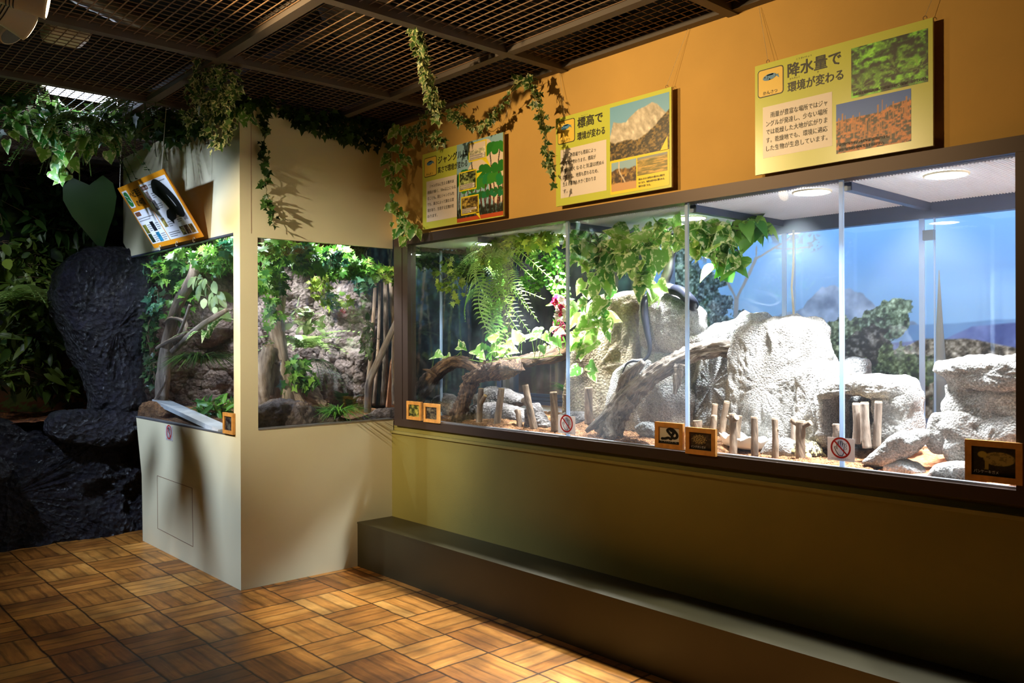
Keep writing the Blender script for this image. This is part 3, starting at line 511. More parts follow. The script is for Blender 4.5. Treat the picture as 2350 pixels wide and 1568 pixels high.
def vine(label, paths, kind='ivy', n=80, size=.045, spread=.035, mat='ivy', stem='stem', face=None, down=.7, out=.5, stem_r=.0028, name='hanging_ivy', cat='vine', group=None, petiole=0, jit=.35):
    SD[0] += 1; rng = np.random.default_rng(SD[0]*13 + 5); face = VIEW if face is None else unit(face)
    paths = [np.asarray(p, float) for p in paths]; t = thing(name, label, cat, paths[0][0], group); mb = MB(); P = []; Y = []; N = []
    ln = [np.linalg.norm(np.diff(p, axis=0), axis=1).sum() for p in paths]; tot = sum(ln)
    for p, l in zip(paths, ln):
        k = max(8, int(l/.02)); S = spline(p, k); S = S + rng.normal(0, .35, S.shape)*spread*.3; mb.tube(S, np.linspace(stem_r, stem_r*.5, k), 5)
        m = max(2, int(n*l/tot)); i = rng.integers(0, k, m); off = unit(rng.normal(0, 1, (m, 3)) + face*out)*spread*rng.uniform(.2, 1, (m, 1)); base = S[i]
        if petiole:
            for a, o_ in zip(base, off): mb.tube([a, a + o_*.6 + np.array([0, 0, .006]), a + o_], .0011, 3, cap=False)
        P.append(base + off); Y.append(unit(off)*.6 + np.array([0, 0, -down]) + rng.normal(0, jit, (m, 3))); N.append(face*.9 + np.array([0, 0, .5]) + rng.normal(0, jit, (m, 3)))
    mb.build('stem', M[stem], t, True)
    P = np.vstack(P); leaves('foliage', kind, P, np.vstack(Y), np.vstack(N), size*rng.uniform(.6, 1.25, len(P)), M[mat], t, rng)
    return t
def mass(label, boxes, kind, n, size, mat, face=None, down=.5, name='leafy_mass', cat='plant', group=None, stems=14, stem='stem_brown', jit=.5):
    # a tangle of leafy runners filling rounded regions (centre, radii)
    SD[0] += 1; rng = np.random.default_rng(SD[0]*17 + 3); face = VIEW if face is None else unit(face); c0 = np.asarray(boxes[0][0], float)
    t = thing(name, label, cat, c0, group); P = []; mb = MB(); vol = np.array([np.prod(np.asarray(r))**(2/3) for _, r in boxes]); vol = vol/vol.sum()
    for (c, r), f in zip(boxes, vol):
        k = max(3, int(n*f)); q = unit(rng.normal(0, 1, (k, 3)))*rng.uniform(.35, 1, (k, 1))**.6; P.append(np.asarray(c) + q*np.asarray(r))
        for _ in range(max(2, int(stems*f))):
            a = unit(rng.normal(0, 1, (4, 3)))*np.asarray(r)*.8; mb.tube(spline(np.asarray(c) + a[np.argsort(a[:, 0])], 14), .0022, 4, cap=False)
    P = np.vstack(P); m = len(P); mb.build('stem', M[stem], t, True)
    leaves('foliage', kind, P, rng.normal(0, 1, (m, 3)) + np.array([0, 0, -down]), face*.8 + np.array([0, 0, .7]) + rng.normal(0, jit, (m, 3)), size*rng.uniform(.6, 1.3, m), M[mat], t, rng)
    return t
def rosette(label, base, kind, n, size, mat, name, cat='plant', up=.8, spread=1.0, face=None, group=None, az=None, partname='leaf', sizes=None, elev=None):
    SD[0] += 1; rng = np.random.default_rng(SD[0]*19 + 1); base = np.asarray(base, float); a = np.asarray(az) if az is not None else rng.uniform(0, 2*math.pi, n); n = len(a)
    el = np.asarray(elev) if elev is not None else rng.uniform(.5, 1.3, n)*up
    Yd = np.c_[np.cos(a)*spread, np.sin(a)*spread, el]; Nd = np.c_[-np.cos(a)*el, -np.sin(a)*el, np.full(n, spread)] 
    sz = np.asarray(sizes) if sizes is not None else size*rng.uniform(.65, 1.15, n)
    P = base + np.c_[np.cos(a), np.sin(a), np.zeros(n)]*.008
    if n <= 14 and partname:
        t = thing(name, label, cat, base, group)
        for i in range(n): leaves(partname, kind, P[i:i+1], Yd[i:i+1], Nd[i:i+1], sz[i:i+1], M[mat], t, rng)
        return t
    t = leaves(name, kind, P, Yd, Nd, sz, M[mat], None, rng); return tag(t, label, cat, group)
def rock(name, label, poly, depth, axis, mat, e=.55, back=None, amp=.02, freq=9, streak=1, seed=0, cat='rock', parent=None, group=None, rings=16, n=110, fine=.45, smooth=True, groove=.8):
    P = np.asarray(poly, float); ax = unit(axis); back = depth if back is None else back
    Q = spline(np.vstack([P, P[:1]]), n + 1)[:-1]; c = Q.mean(0); V = []
    for k in range(rings): a = k/rings*math.pi/2; V.append(c + (Q - c)*math.cos(a)**e + ax*depth*math.sin(a)**e)
    V.append((c + ax*depth)[None])
    for k in range(1, rings): a = k/rings*math.pi/2; V.append(c + (Q - c)*math.cos(a)**e - ax*back*math.sin(a)**e)
    V.append((c - ax*back)[None]); V = np.vstack(V); F = []
    orient = np.dot(np.cross(Q[n//3] - c, Q[2*n//3] - c), ax) >= 0
    def q(a, b): return [(a + j, a + (j+1) % n, b + (j+1) % n, b + j) for j in range(n)]
    for k in range(rings - 1): F += q(k*n, (k+1)*n)
    tip = rings*n; F += [((rings-1)*n + j, (rings-1)*n + (j+1) % n, tip) for j in range(n)]; b0 = tip + 1
    F += [f[::-1] for f in q(0, b0)]
    for k in range(rings - 2): F += [f[::-1] for f in q(b0 + k*n, b0 + (k+1)*n)]
    F += [(b0 + (rings-2)*n + (j+1) % n, b0 + (rings-2)*n + j, b0 + (rings-1)*n) for j in range(n)]
    if not orient: F = [f[::-1] for f in F]
    N = vnormals(V, F); S = np.array([1, 1, 1/streak])
    V = V + N*(amp*(fbm(V*freq*S + seed*9.1, 4) - .5)*2 + amp*fine*(np.abs(fbm(V*freq*4*S + seed*3.3, 4) - .5)*-3 + .35) + amp*groove*(np.abs(fbm(V*freq*.8*np.array([1, 1, 1/(streak*1.6)]) + seed*5.7, 3) - .5)*-5 + .7))[:, None]
    o = mk(name, V, F, M[mat], parent, smooth)
    return tag(o, label, cat, group) if label else o
def PY(pts, y): return [onY(px, py, y) for px, py in pts]
def PXp(pts, x): return [onX(px, py, x) for px, py in pts]
FRONT = np.array([0, -1., 0])
def branch(name, label, pts, radii, mat, n=22, ridges=5, amp=.25, seed=0, cat='driftwood', parent=None, group=None, steps=60, knots=.15, twist=1.5, flat=None):
    S = spline(np.asarray(pts, float), steps); R = np.interp(np.linspace(0, 1, steps), np.linspace(0, 1, len(radii)), radii)
    an = np.arange(n)/n*2*math.pi; s = np.linspace(0, 1, steps); L = np.linalg.norm(np.diff(S, axis=0), axis=1).sum()
    A, B = np.meshgrid(an, s); A2 = A + twist*B; q = np.stack([np.cos(A2)*ridges*.5, np.sin(A2)*ridges*.5, B*L*3 + seed*5], -1)
    EL = 1 if flat is None else np.sqrt((flat[0]*np.cos(A))**2 + (flat[1]*np.sin(A))**2)
    RR = EL*R[:, None]*(1 + amp*2*(fbm(q, 3) - .5) + amp*.8*(np.abs(fbm(q*np.array([2.5, 2.5, .8]) + 9, 3) - .5)*-4 + .4) + knots*2*(fbm(np.stack([np.cos(A), np.sin(A), B*L*9 + seed], -1), 3) - .5))
    V, F = tube(S, RR, n); o = mk(name, V, F, M[mat], parent, True); at = o.data.attributes.new('wood', 'FLOAT_VECTOR', 'POINT'); rm_ = float(np.mean(R)); at.data.foreach_set('vector', np.stack([np.cos(A2)*rm_, np.sin(A2)*rm_, B*L*.16 + seed], -1).astype('f4').ravel())
    return tag(o, label, cat, group) if label else o
def stump(label, top, base, r, group='short log posts in the terrarium', fork=None, pale=False, seed=0):
    top, base = np.asarray(top, float), np.asarray(base, float); base = base - np.array([0, 0, .012])
    t = thing('log_post', label, 'log', base, group); d = unit(top - base)
    branch('bark', None, [base, base*.55 + top*.45 + np.array([.003*((seed*7) % 3 - 1), 0, 0]), top - d*.001], [r*1.1, r, r*.95], 'trunk' if pale else 'bark', 16, 4, .08, seed, parent=t, steps=26, knots=.1)
    def cut(p, dr, rr):
        T, A, B = frames(np.array([p, p + dr*.001])); an = np.arange(16)/16*2*math.pi
        mk('cut_end', p + dr*.0015 + (np.cos(an)[:, None]*A[0] + np.sin(an)[:, None]*B[0])*rr, [tuple(range(16))], M['cutwood'], t)
    cut(top, d, r*.9)
    for f in (fork or []):
        (s, off, rr) = f; p0 = base + (top - base)*s; p1 = p0 + np.asarray(off); branch('side_branch', None, [p0, p0*.4 + p1*.6, p1], [rr*1.15, rr, rr*.95], 'bark', 12, 4, .08, seed + 3, parent=t, steps=14, knots=.1); cut(p1, unit(np.asarray(off)), rr*.9)
    return t
# ------------------------------------------------------------------ signs and plaques
class Board:
    def __init__(s, root, O, ux, uz, n): s.root, s.O, s.ux, s.uz, s.n = root, np.asarray(O, float), unit(ux), unit(uz), unit(n)
    def P(s, u, v, l=0): return s.O + s.ux*u + s.uz*v + s.n*(.0006*l + .0004)
    def flat(s, name, pts, mat, l=1, parent=None, th=.0004):
        p = np.array([s.P(u, v, l) for u, v in pts]); a = sum(pts[i][0]*pts[(i+1) % len(pts)][1] - pts[(i+1) % len(pts)][0]*pts[i][1] for i in range(len(pts)))
        if a < 0: p = p[::-1]
        k = len(p); V = np.vstack([p, p - s.n*th]); F = [list(range(k)), [k + i for i in range(k)][::-1]] + [[i, i + k, (i+1) % k + k, (i+1) % k] for i in range(k)]
        return mk(name, V, F, M[mat], parent or s.root)
    def rect(s, name, u0, v0, u1, v1, mat, l=1, parent=None, r=0):
        if not r: return s.flat(name, [(u0, v0), (u1, v0), (u1, v1), (u0, v1)], mat, l, parent)
        pts = []
        for cx, cy, a0 in ((u1-r, v0+r, -90), (u1-r, v1-r, 0), (u0+r, v1-r, 90), (u0+r, v0+r, 180)): pts += [(cx + r*math.cos(math.radians(a0 + 15*k)), cy + r*math.sin(math.radians(a0 + 15*k))) for k in range(7)]
        return s.flat(name, pts, mat, l, parent)
    def ell(s, name, u, v, a, b, mat, l=1, parent=None, rot=0): c, d = math.cos(rot), math.sin(rot); return s.flat(name, [(u + a*math.cos(t)*c - b*math.sin(t)*d, v + a*math.cos(t)*d + b*math.sin(t)*c) for t in np.arange(28)/28*2*math.pi], mat, l, parent)
    def strokes(s, name, lines, wd, mat, l=1, parent=None):
        V = []; F = []
        for ln in lines:
            q = np.asarray(ln, float); T = unit(np.gradient(q, axis=0)); Nn = np.c_[-T[:, 1], T[:, 0]]*wd/2; k = len(V)
            for a, b in zip(q + Nn, q - Nn): V += [s.P(*a, l), s.P(*b, l)]
            F += [(k + 2*i, k + 2*i + 1, k + 2*i + 3, k + 2*i + 2) for i in range(len(q) - 1)]
        return mk(name, V, F, M[mat], parent or s.root)
    def ring(s, name, u, v, r0, r1, mat, l=1, parent=None):
        an = np.linspace(0, 2*math.pi, 41); rm = (r0 + r1)/2; return s.strokes(name, [[(u + rm*math.cos(t), v + rm*math.sin(t)) for t in an]], r1 - r0, mat, l, parent)
    def text(s, body, u, v, h, mat='ink', width=None, l=2, bold=.0, sp=1.0, name='lettering', parent=None):
        c = bpy.data.curves.new('lettering', 'FONT'); c.body = body; c.size = 1; c.resolution_u = 2; c.offset = bold; c.space_line = sp
        o = bpy.data.objects.new('tmp', c); COL.objects.link(o); bpy.context.view_layer.update(); dg = bpy.context.evaluated_depsgraph_get(); me = bpy.data.meshes.new_from_object(o.evaluated_get(dg))
        V = np.array([x.co[:] for x in me.vertices]).reshape(-1, 3); F = [list(p.vertices) for p in me.polygons]; bpy.data.objects.remove(o); bpy.data.curves.remove(c); bpy.data.meshes.remove(me)
        if not len(V): return None
        sx = h if width is None else width/(V[:, 0].max() - V[:, 0].min()); V[:, 0] -= V[:, 0].min()
        Q = [s.P(u + x*sx, v + y*h, l) for x, y, _ in V]
        if bold > .002 and 'halo' not in name:
            k = len(Q); F = F + [[i + k for i in f] for f in F] + [[i + 2*k for i in f] for f in F]; Q = Q + [s.P(u + x*sx + .03*h, v + y*h, l) + s.n*.00005 for x, y, _ in V] + [s.P(u + x*sx + .015*h, v + y*h + .02*h, l) + s.n*.0001 for x, y, _ in V]
        return mk(name, Q, F, M[mat], parent or s.root)
    def photo(s, u0, v0, u1, v1, nx, ny, fn, l=1, name='photo', parent=None): return printed(name, s.P(u0, v0, l), s.ux*(u1 - u0), s.uz*(v1 - v0), nx, ny, fn, M['print'], parent or s.root, .0003)
def hook_and_cords(root, tops, hooks):
    for a, b in zip(hooks, tops): 
        a = np.asarray(a, float); an = np.linspace(-.5, 4.6, 12); MB().tube([a + np.array([.007*math.cos(t), 0, .007*math.sin(t)]) for t in an], .0014, 5).build('hook', M['grid_wire'], root)
        MB().tube([a + np.array([0, 0, .006]), b], .0009, 4).build('hanging_cord', M['cord'], root)
def lime_sign(label, x0, x1, z0, z1):
    y = 3.242; root = tag(box('information_sign', (x0, y - .004, z0), (x1, y + .006, z1), M['limeedge']), label, 'sign')
    b = Board(root, (x0, y - .0045, z0), (1, 0, 0), (0, 0, 1), (0, -1, 0)); b.W, b.H = x1 - x0, z1 - z0
    b.rect('face', 0, 0, b.W, b.H, 'lime', 0); hook_and_cords(root, [(x0 + .03 - .03, D - .01, CEIL - .03), (x1 - .02 + .1, D - .01, CEIL - .006)], [(x0 + .06, y, z1 + .008), (x1 - .03, y, z1 + .008)]); return b
def icon(b, u0, v0, u1, v1):
    r = .014; bd = b.rect('icon_border', u0, v0, u1, v1, 'ink', 1, None, r); b.rect('icon_face', u0 + .004, v0 + .004, u1 - .004, v1 - .004, 'iconyellow', 2, bd, r - .003)
    cx, cy = (u0 + u1)/2 - .004, v1 - .038
    f = b.ell('fish_body', cx, cy, .032, .0135, 'fishblue', 4, bd, .12); b.flat('fish_tail', [(cx + .026, cy + .002), (cx + .044, cy + .006), (cx + .040, cy + .004), (cx + .046, cy - .012)], 'fishblue', 4, bd); b.flat('fish_fin', [(cx - .016, cy + .010), (cx - .010, cy + .006), (cx + .016, cy + .006), (cx + .020, cy + .012)], 'fishblue', 4, bd); b.flat('fish_fin', [(cx - .004, cy - .012), (cx - .001, cy - .006), (cx + .008, cy - .012)], 'fishblue', 4, bd)
    b.ring('fish_outline', cx, cy, .0, .0001, 'ink', 5, bd); b.ell('fish_eye', cx - .022, cy + .001, .0035, .0035, 'ink', 5, bd); b.strokes('fish_gill', [[(cx - .012 + .004*math.sin(t), cy - .009 + .018*t/3) for t in np.linspace(0, 3, 7)]], .0016, 'ink', 5, bd)
    b.text('かんさつ', u0 + .026, v0 + .010, .018, 'ink', .068, 4, .0, 1, 'lettering', bd)
def body(b, lines, u0, v_first, v_last, width, h, ind=True):
    n = len(lines)
    for i, t in enumerate(lines):
        v = lerp(v_first, v_last, i/(n - 1)); full = max(len(q) for q in lines); cw = width/full; off = (len(t) - len(t.lstrip('　')))*cw; t2 = t.strip('　'); b.text(t2, u0 + off, v, h, 'ink', cw*len(t2)*.985, 3, .0)
def outlined(b, t, u, v, h, wd): b.text(t, u, v, h, 'paper', wd, 3, .03, 1, 'lettering_halo'); b.text(t, u, v, h, 'ink', wd, 4, .003)
def foliage_photo(base, c2, seed, f=14, sky=None, pal=1.0):
    def fn(u, v):
        n = fbm2(u, v, f, seed, 5); n2 = fbm2(u, v, f*.35, seed + 3, 3); img = lerp(np.array(base, float), np.array(c2, float), sm(.3, .7, n)[..., None]) * (.45 + 1.1*n2)[..., None]
        st = np.abs(np.sin((u*9 + v*5 + n2*6)*3.1)); img = img + ((st > .93)*40*(n > .5))[..., None]*C3(.8, 1, .5)
        if sky is not None: m = sm(-.03, .03, v - (sky[3] + .25*(n2 - .5))); img = img*(1 - m[..., None]) + np.array(sky[:3], float)*m[..., None]
        return img
    return fn
# --- sign: rainfall
b = lime_sign('lime green hanging sign about rainfall, with a fern photo above a desert photo', -2.014, -1.271, 2.217, 2.69)
icon(b, .014, .329, .137, .449); b.text('降水量で', .155, .392, .062, 'ink', .234, 2, .006); b.text('環境が変わる', .155, .328, .046, 'ink', .243, 2, .004)
b.text('こうすいりょう', .195, .452, .009, 'greyink', .07); b.text('かんきょう', .165, .377, .009, 'greyink', .045); b.text('か', .288, .377, .009, 'greyink')
b.rect('text_panel', .038, .067, .352, .286, 'pink'); body(b, ['　雨量が豊富な場所ではジャ', 'ングルが発達し、少ない場所', 'では乾燥した大地が広がりま', 'す。乾燥地でも、環境に適応', 'した生物が生息しています。'], .054, .237, .096, .282, .026)
def fernpic(u, v):
    img = foliage_photo((2, 22, 6), (120, 200, 50), 5, 14)(u, v)
    for cx, cy, s0 in ((.6, .38, 1), (.15, .2, .8), (.9, .3, .7)):
        a = np.arctan2(v - cy, u - cx); r = np.hypot(u - cx, (v - cy)*.8); m = ((np.cos(a*9 + 2) > .55)*(r < .3*s0)*(v > cy - .1)); img = mixc(img, (150, 196, 84), m*.6*sm(.32*s0, .1, r))
    return img
def desertpic(u, v):
    n = fbm2(u, v, 26, 4, 5); hz = .66 + .12*sm(.55, .8, u) + .06*(fbm2(u, v*0, 8, 2) - .5); img = C3(24, 96, 206)[None, None] + (40*(1 - v))[..., None]; g = lerp(C3(26, 10, 6), C3(236, 136, 44), sm(.38, .62, n)[..., None]); m = sm(-.01, .01, hz - v); img = img*(1 - m[..., None]) + g*m[..., None]
    for k in range(44):
        cx = (k*.618) % 1; y0 = .1 + .5*((k*.37) % 1); h = .16 + .2*((k*.71) % 1); q = (abs(u - cx) < .006 + .003*((k*.3) % 1))*(v > y0)*(v < y0 + h); img = mixc(img, (206, 128, 52), q*.9)
    return img
b.photo(.432, .240, .726, .438, 90, 62, fernpic); b.photo(.369, .031, .664, .229, 96, 66, desertpic)
outlined(b, '熱帯多雨林は年間を通して雨量が豊富で、植物が一年中生い茂る。', .440, .249, .0125, .284); outlined(b, '乾燥地ではサボテンなどの多肉植物が生える。', .380, .060, .0125, .200); outlined(b, '爬虫類は地表や地中に生息する種が多い。', .380, .040, .0125, .181)
# --- sign: altitude
b = lime_sign('lime green hanging sign about altitude, with a pale rocky mountain photo', -3.237, -2.463, 2.228, 2.704)
icon(b, .014, .331, .143, .456); b.text('標高で', .161, .398, .060, 'ink', .178, 2, .006); b.text('環境が変わる', .160, .333, .044, 'ink', .194, 2, .004); b.text('ひょうこう', .19, .452, .008, 'greyink', .045)
b.rect('text_panel', .036, .040, .364, .300, 'pink'); body(b, ['　同じ熱帯域でも標高によっ', 'て環境が変わります。標高が', '100m高くなると気温は約0.6', '度下がり、地質も変わるため、', '生える植物も大きく変わりま', 'す。'], .053, .252, .066, .298, .025)
def mtn(u, v):
    n = fbm2(u, v, 10, 3, 5); img = C3(118, 176, 214)[None, None] + (24*(1 - v))[..., None]; x = [0, .06, .2, .28, .34, .5, .62, .72, .8, .95, 1]; y = [.45, .72, .66, .66, .72, .84, .86, .90, .84, .66, .62]
    hz = np.interp(u, x, y) + .05*(fbm2(u, v*0, 14, 6) - .5); m = sm(-.01, .01, hz - v); n2 = fbm2(u + v*.3, v*.5, 22, 9, 4); img = img*(1 - m[..., None]) + (C3(206, 194, 176) + ((n2 - .5)*150)[..., None])*m[..., None]
    tz = np.interp(u, [0, .1, .3, .55, .68, .78, .88, 1], [.36, .3, .33, .30, .42, .46, .6, .72]) + .12*(fbm2(u, v, 9, 12) - .5); m = sm(-.015, .015, tz - v); t = fbm2(u, v, 34, 15, 4); g = lerp(C3(40, 30, 14), C3(150, 120, 60), sm(.35, .7, t)[..., None]); return img*(1 - m[..., None]) + g*m[..., None]
b.photo(.389, .183, .762, .455, 100, 74, mtn); y_ = b.rect('speech_box', .391, .012, .761, .184, 'yellow', 2, None, .006); b.flat('speech_tail', [(.706, .182), (.753, .182), (.752, .248)], 'yellow', 2)
def birch(u, v):
    img = foliage_photo((60, 36, 16), (150, 110, 50), 8, 12, (150, 186, 206, .72))(u, v); m = sm(.035, .015, abs(u - (.28 + .3*(1 - v)*(v < 2) + .05*np.sin(v*7)))); img = mixc(img, (226, 206, 180), m); g = sm(.02, -.02, v - .22 - .1*fbm2(u, v, 6, 2)); return mixc(img, (214, 160, 104), g)
def plain_(u, v): n = fbm2(u*.5, v*2, 8, 6, 5); img = lerp(C3(120, 110, 40), C3(226, 180, 84), sm(.35, .65, n)[..., None]); return mixc(img, (140, 150, 160), sm(.75, .98, v))
b.photo(.399, .026, .560, .172, 50, 46, birch, 3); b.photo(.567, .083, .751, .172, 60, 34, plain_, 3)
for i, t in enumerate(['高山になると栄養分の豊かな土壌が少', 'なくなり、地表は岩や石に覆われる。', '樹木も低くなる。']): b.text(t, .575, .060 - .017*i, .011, 'ink', .17*len(t)/18, 4, .004)
# --- sign: jungle layers
b = lime_sign('lime green hanging sign about jungle height, with a drawn forest at its right', -4.463, -3.668, 2.226, 2.714)
icon(b, .020, .334, .153, .459); b.text('ジャングルは', .168, .404, .052, 'ink', .295, 2, .005); b.text('高さで環境が変わる', .166, .344, .044, 'ink', .298, 2, .004)
b.rect('text_panel', .043, .044, .368, .306, 'pink'); body(b, ['　ジャングルに生える樹木は', '樹高が高く、50m以上にもな', 'ることも。同じジャングル内', 'でも、高さによって異なる環', '境があり、生息する生物が変', 'わります。'], .056, .262, .070, .300, .024)
def forest(u, v):
    img = C3(150, 190, 206)[None, None] + 0*u[..., None]; cl = [(.55, .78, .2, .16), (.8, .7, .25, .2), (.45, .62, .2, .12), (.9, .45, .2, .3), (.62, .9, .14, .08)]
    for cx, cy, rx, ry in cl: img = mixc(img, (236, 214, 190), (((u - cx)/rx)**2 + ((v - cy)/ry)**2 < 1)*1.0)
    def tree(img, cx, y0, y1, r, c, tr, k):
        img = mixc(img, tr, ((abs(u - cx - .012*np.sin(v*20 + k)) < .011)*(v > y0)*(v < y1))*1.0)
        for j in range(7): a = j*.9 + k; px, py = cx + r*.75*math.cos(a), y1 + r*.28*math.sin(a*1.7); img = mixc(img, c, ((u - px)**2/(r*.55)**2 + (v - py)**2/(r*.36)**2 < 1)*1.0)
        return img
    for cx, y1, r, c, k in ((.74, .84, .13, (44, 126, 40), 1), (.92, .84, .12, (52, 136, 44), 4), (.34, .82, .08, (56, 120, 50), 2)): img = tree(img, cx, .05, y1, r, c, (70, 58, 48), k)
    for i in range(11): cx = .06 + i*.094; img = tree(img, cx, .04, .52 + .09*math.sin(i*2.3), .12, ((40, 120, 36), (34, 132, 66), (60, 140, 40))[i % 3], (86, 46, 32), i)
    for i in range(9): cx = .3 + i*.085; img = tree(img, cx, .04, .30 + .06*math.sin(i*3.1), .07, ((30, 120, 70), (36, 106, 40))[i % 2], (100, 44, 30), i*2)
    dk = sm(-.02, .02, .17 + .1*(fbm2(u, v, 12, 3) - .5) - v); img = mixc(img, (30, 34, 20), dk*(.6 + .4*(fbm2(u, v, 40, 4) > .45))); return mixc(img, (196, 78, 34), (v < .05)*1.0)
b.photo(.360, .006, .793, .487, 170, 190, forest)
for u0, v0, u1, v1, tail, pb, cap in ((.477, .361, .645, .475, [(.602, .362), (.645, .362), (.687, .300)], ((150, 150, 120), (222, 206, 180), 3), 0), (.383, .194, .552, .313, [(.550, .250), (.550, .285), (.606, .286)], ((24, 30, 14), (150, 160, 100), 7), 1), (.402, .045, .572, .159, [(.538, .048), (.572, .052), (.590, .005)], ((50, 34, 12), (176, 146, 70), 9), 2)):
    sb = b.rect('speech_box', u0, v0, u1, v1, 'yellow', 2, None, .004); b.flat('speech_tail', tail, 'yellow', 2, sb); b.photo(u0 + .008, v0 + .008, u1 - .008, v1 - .008, 44, 34, foliage_photo(pb[0], pb[1], pb[2], 9, (236, 216, 196, .62) if cap == 0 else None), 3, 'photo', sb)
    for q in range(2): b.rect('caption_strip', u0 + .010, v0 + .012 + q*.015, u0 + (.15, .10)[q == 0 and cap == 2], v0 + .024 + q*.015, 'pink', 4, sb); b.strokes('caption_line', [[(u0 + .014 + k*.011, v0 + .018 + q*.015), (u0 + .021 + k*.011, v0 + .018 + q*.015)] for k in range(11 if not (cap == 2 and q == 0) else 7)], .007, 'greyink', 5, sb)
# --- orange snake sign leaning out from the booth front
B0, B1, T0, T1 = (onY(358, 570, YB - .045), onY(470, 542, YB - .045), onY(267, 435, 1.885), onY(372, 387, 1.885)); zb, zt = (B0[2] + B1[2])/2, (T0[2] + T1[2])/2
xl, xr = -6.20, -5.32; O = np.array([xl, YB - .045, zb]); up = np.array([0, 1.885 - (YB - .045), zt - zb]); Hh = np.linalg.norm(up); up = unit(up); n = np.cross([1, 0, 0], up); W = xr - xl
mb = MB().prism([O, O + [W, 0, 0], O + np.array([W, 0, 0]) + up*Hh, O + up*Hh], -n*.008); root = tag(mb.build('information_sign', M['orange']), 'orange-bordered snake sign tilted on strings in front of the cream booth', 'sign')
b = Board(root, O, (1, 0, 0), up, n); k = Hh
b.rect('text_panel', .42*W, .07*k, .975*W, .93*k, 'paper'); b.rect('text_panel', .025*W, .07*k, .405*W, .60*k, 'paper')
lg = b.rect('emblem', .035*W, .66*k, .145*W, .93*k, 'paper'); b.rect('emblem_shape', .045*W, .68*k, .135*W, .91*k, 'green_ink', 2, lg, .03); b.strokes('emblem_marks', [[(.06*W, .86*k), (.10*W, .82*k)], [(.08*W, .80*k), (.12*W, .74*k)]], .006, 'paper', 3, lg)
b.text('ヘビ亜目', .165*W, .80*k, .12*k, 'ink', .22*W, 2, .006); b.text('の仲間', .20*W, .655*k, .12*k, 'ink', .17*W, 2, .006)
for u, v, wd in ((.445, .835, .13), (.045, .52, .11)): hp = b.rect('heading_plate', u*W, v*k, (u + wd)*W, (v + .065)*k, 'brown_ink', 2, None, .008)
b.text('ヘビ亜目の特徴', .452*W, .85*k, .035*k, 'paper', .115*W, 4)
def dashes(u0, v0, n_, rows, st=.012, lh=.03): b.strokes('small_print', [[(u0*W + j*st*W, v0*k - i*lh*k), (u0*W + (j + .72)*st*W, v0*k - i*lh*k)] for i in range(rows) for j in range(n_ - (i == rows - 1)*(n_//3))], .012*k, 'greyink', 2)
dashes(.60, .88, 24, 2, .014, .04); dashes(.56, .76, 8, 3); dashes(.56, .60, 8, 3); dashes(.55, .32, 9, 3); dashes(.745, .38, 8, 4); dashes(.46, .17, 18, 3); dashes(.045, .48, 26, 2, .013, .036); dashes(.14, .36, 7, 4); dashes(.31, .36, 7, 4); dashes(.14, .19, 7, 4); dashes(.31, .19, 7, 4)
for u, v, wd, h, c in ((.045, .24, .075, .14, ((80, 80, 30), (150, 140, 50))), (.215, .25, .075, .15, ((8, 8, 14), (24, 26, 36))), (.045, .09, .075, .14, ((14, 26, 14), (40, 60, 30))), (.215, .08, .075, .15, ((24, 90, 120), (50, 130, 160))), (.455, .66, .07, .15, ((110, 80, 70), (170, 160, 160))), (.49, .52, .07, .15, ((30, 26, 40), (110, 100, 100))), (.46, .26, .07, .14, ((80, 60, 40), (176, 160, 80))), (.875, .29, .07, .15, ((100, 96, 100), (150, 146, 150))), (.70, .09, .075, .13, ((40, 30, 26), (170, 160, 90))), (.785, .09, .08, .13, ((50, 36, 28), (150, 110, 80))), (.875, .09, .075, .13, ((60, 40, 20), (180, 140, 60)))):
    b.photo(u*W, v*k, (u + wd)*W, (v + h)*k, 12, 12, foliage_photo(c[0], c[1], u*50, 5), 2)
S_ = spline([(.64, .72), (.70, .83), (.78, .84), (.86, .72), (.91, .55), (.90, .42), (.83, .44), (.79, .60), (.76, .70), (.70, .74), (.74, .62), (.77, .50), (.74, .42), (.67, .40), (.63, .33)], 80)
b.strokes('snake_picture', [[(u*W, v*k) for u, v in S_]], .085*W, 'ink', 3)
for hx in (.16, .52, .86): a_ = O + np.array([hx*W, 0, 0]) - up*.0; an = np.linspace(.2, 5.6, 14); MB().tube([a_ + n*.008 + np.array([.016*math.cos(t), -.004, .016*math.sin(t) - .004]) for t in an], .0022, 5).build('ring_hook', M['cord'], root)
for hx, dx in ((.06, -.1), (.97, .1)): a_ = O + np.array([hx*W, 0, 0]) + up*Hh; MB().tube([a_, a_ + np.array([dx*.3, .02, CEIL - .03 - a_[2]])], .0016, 4).build('hanging_cord', M['cord'], root)
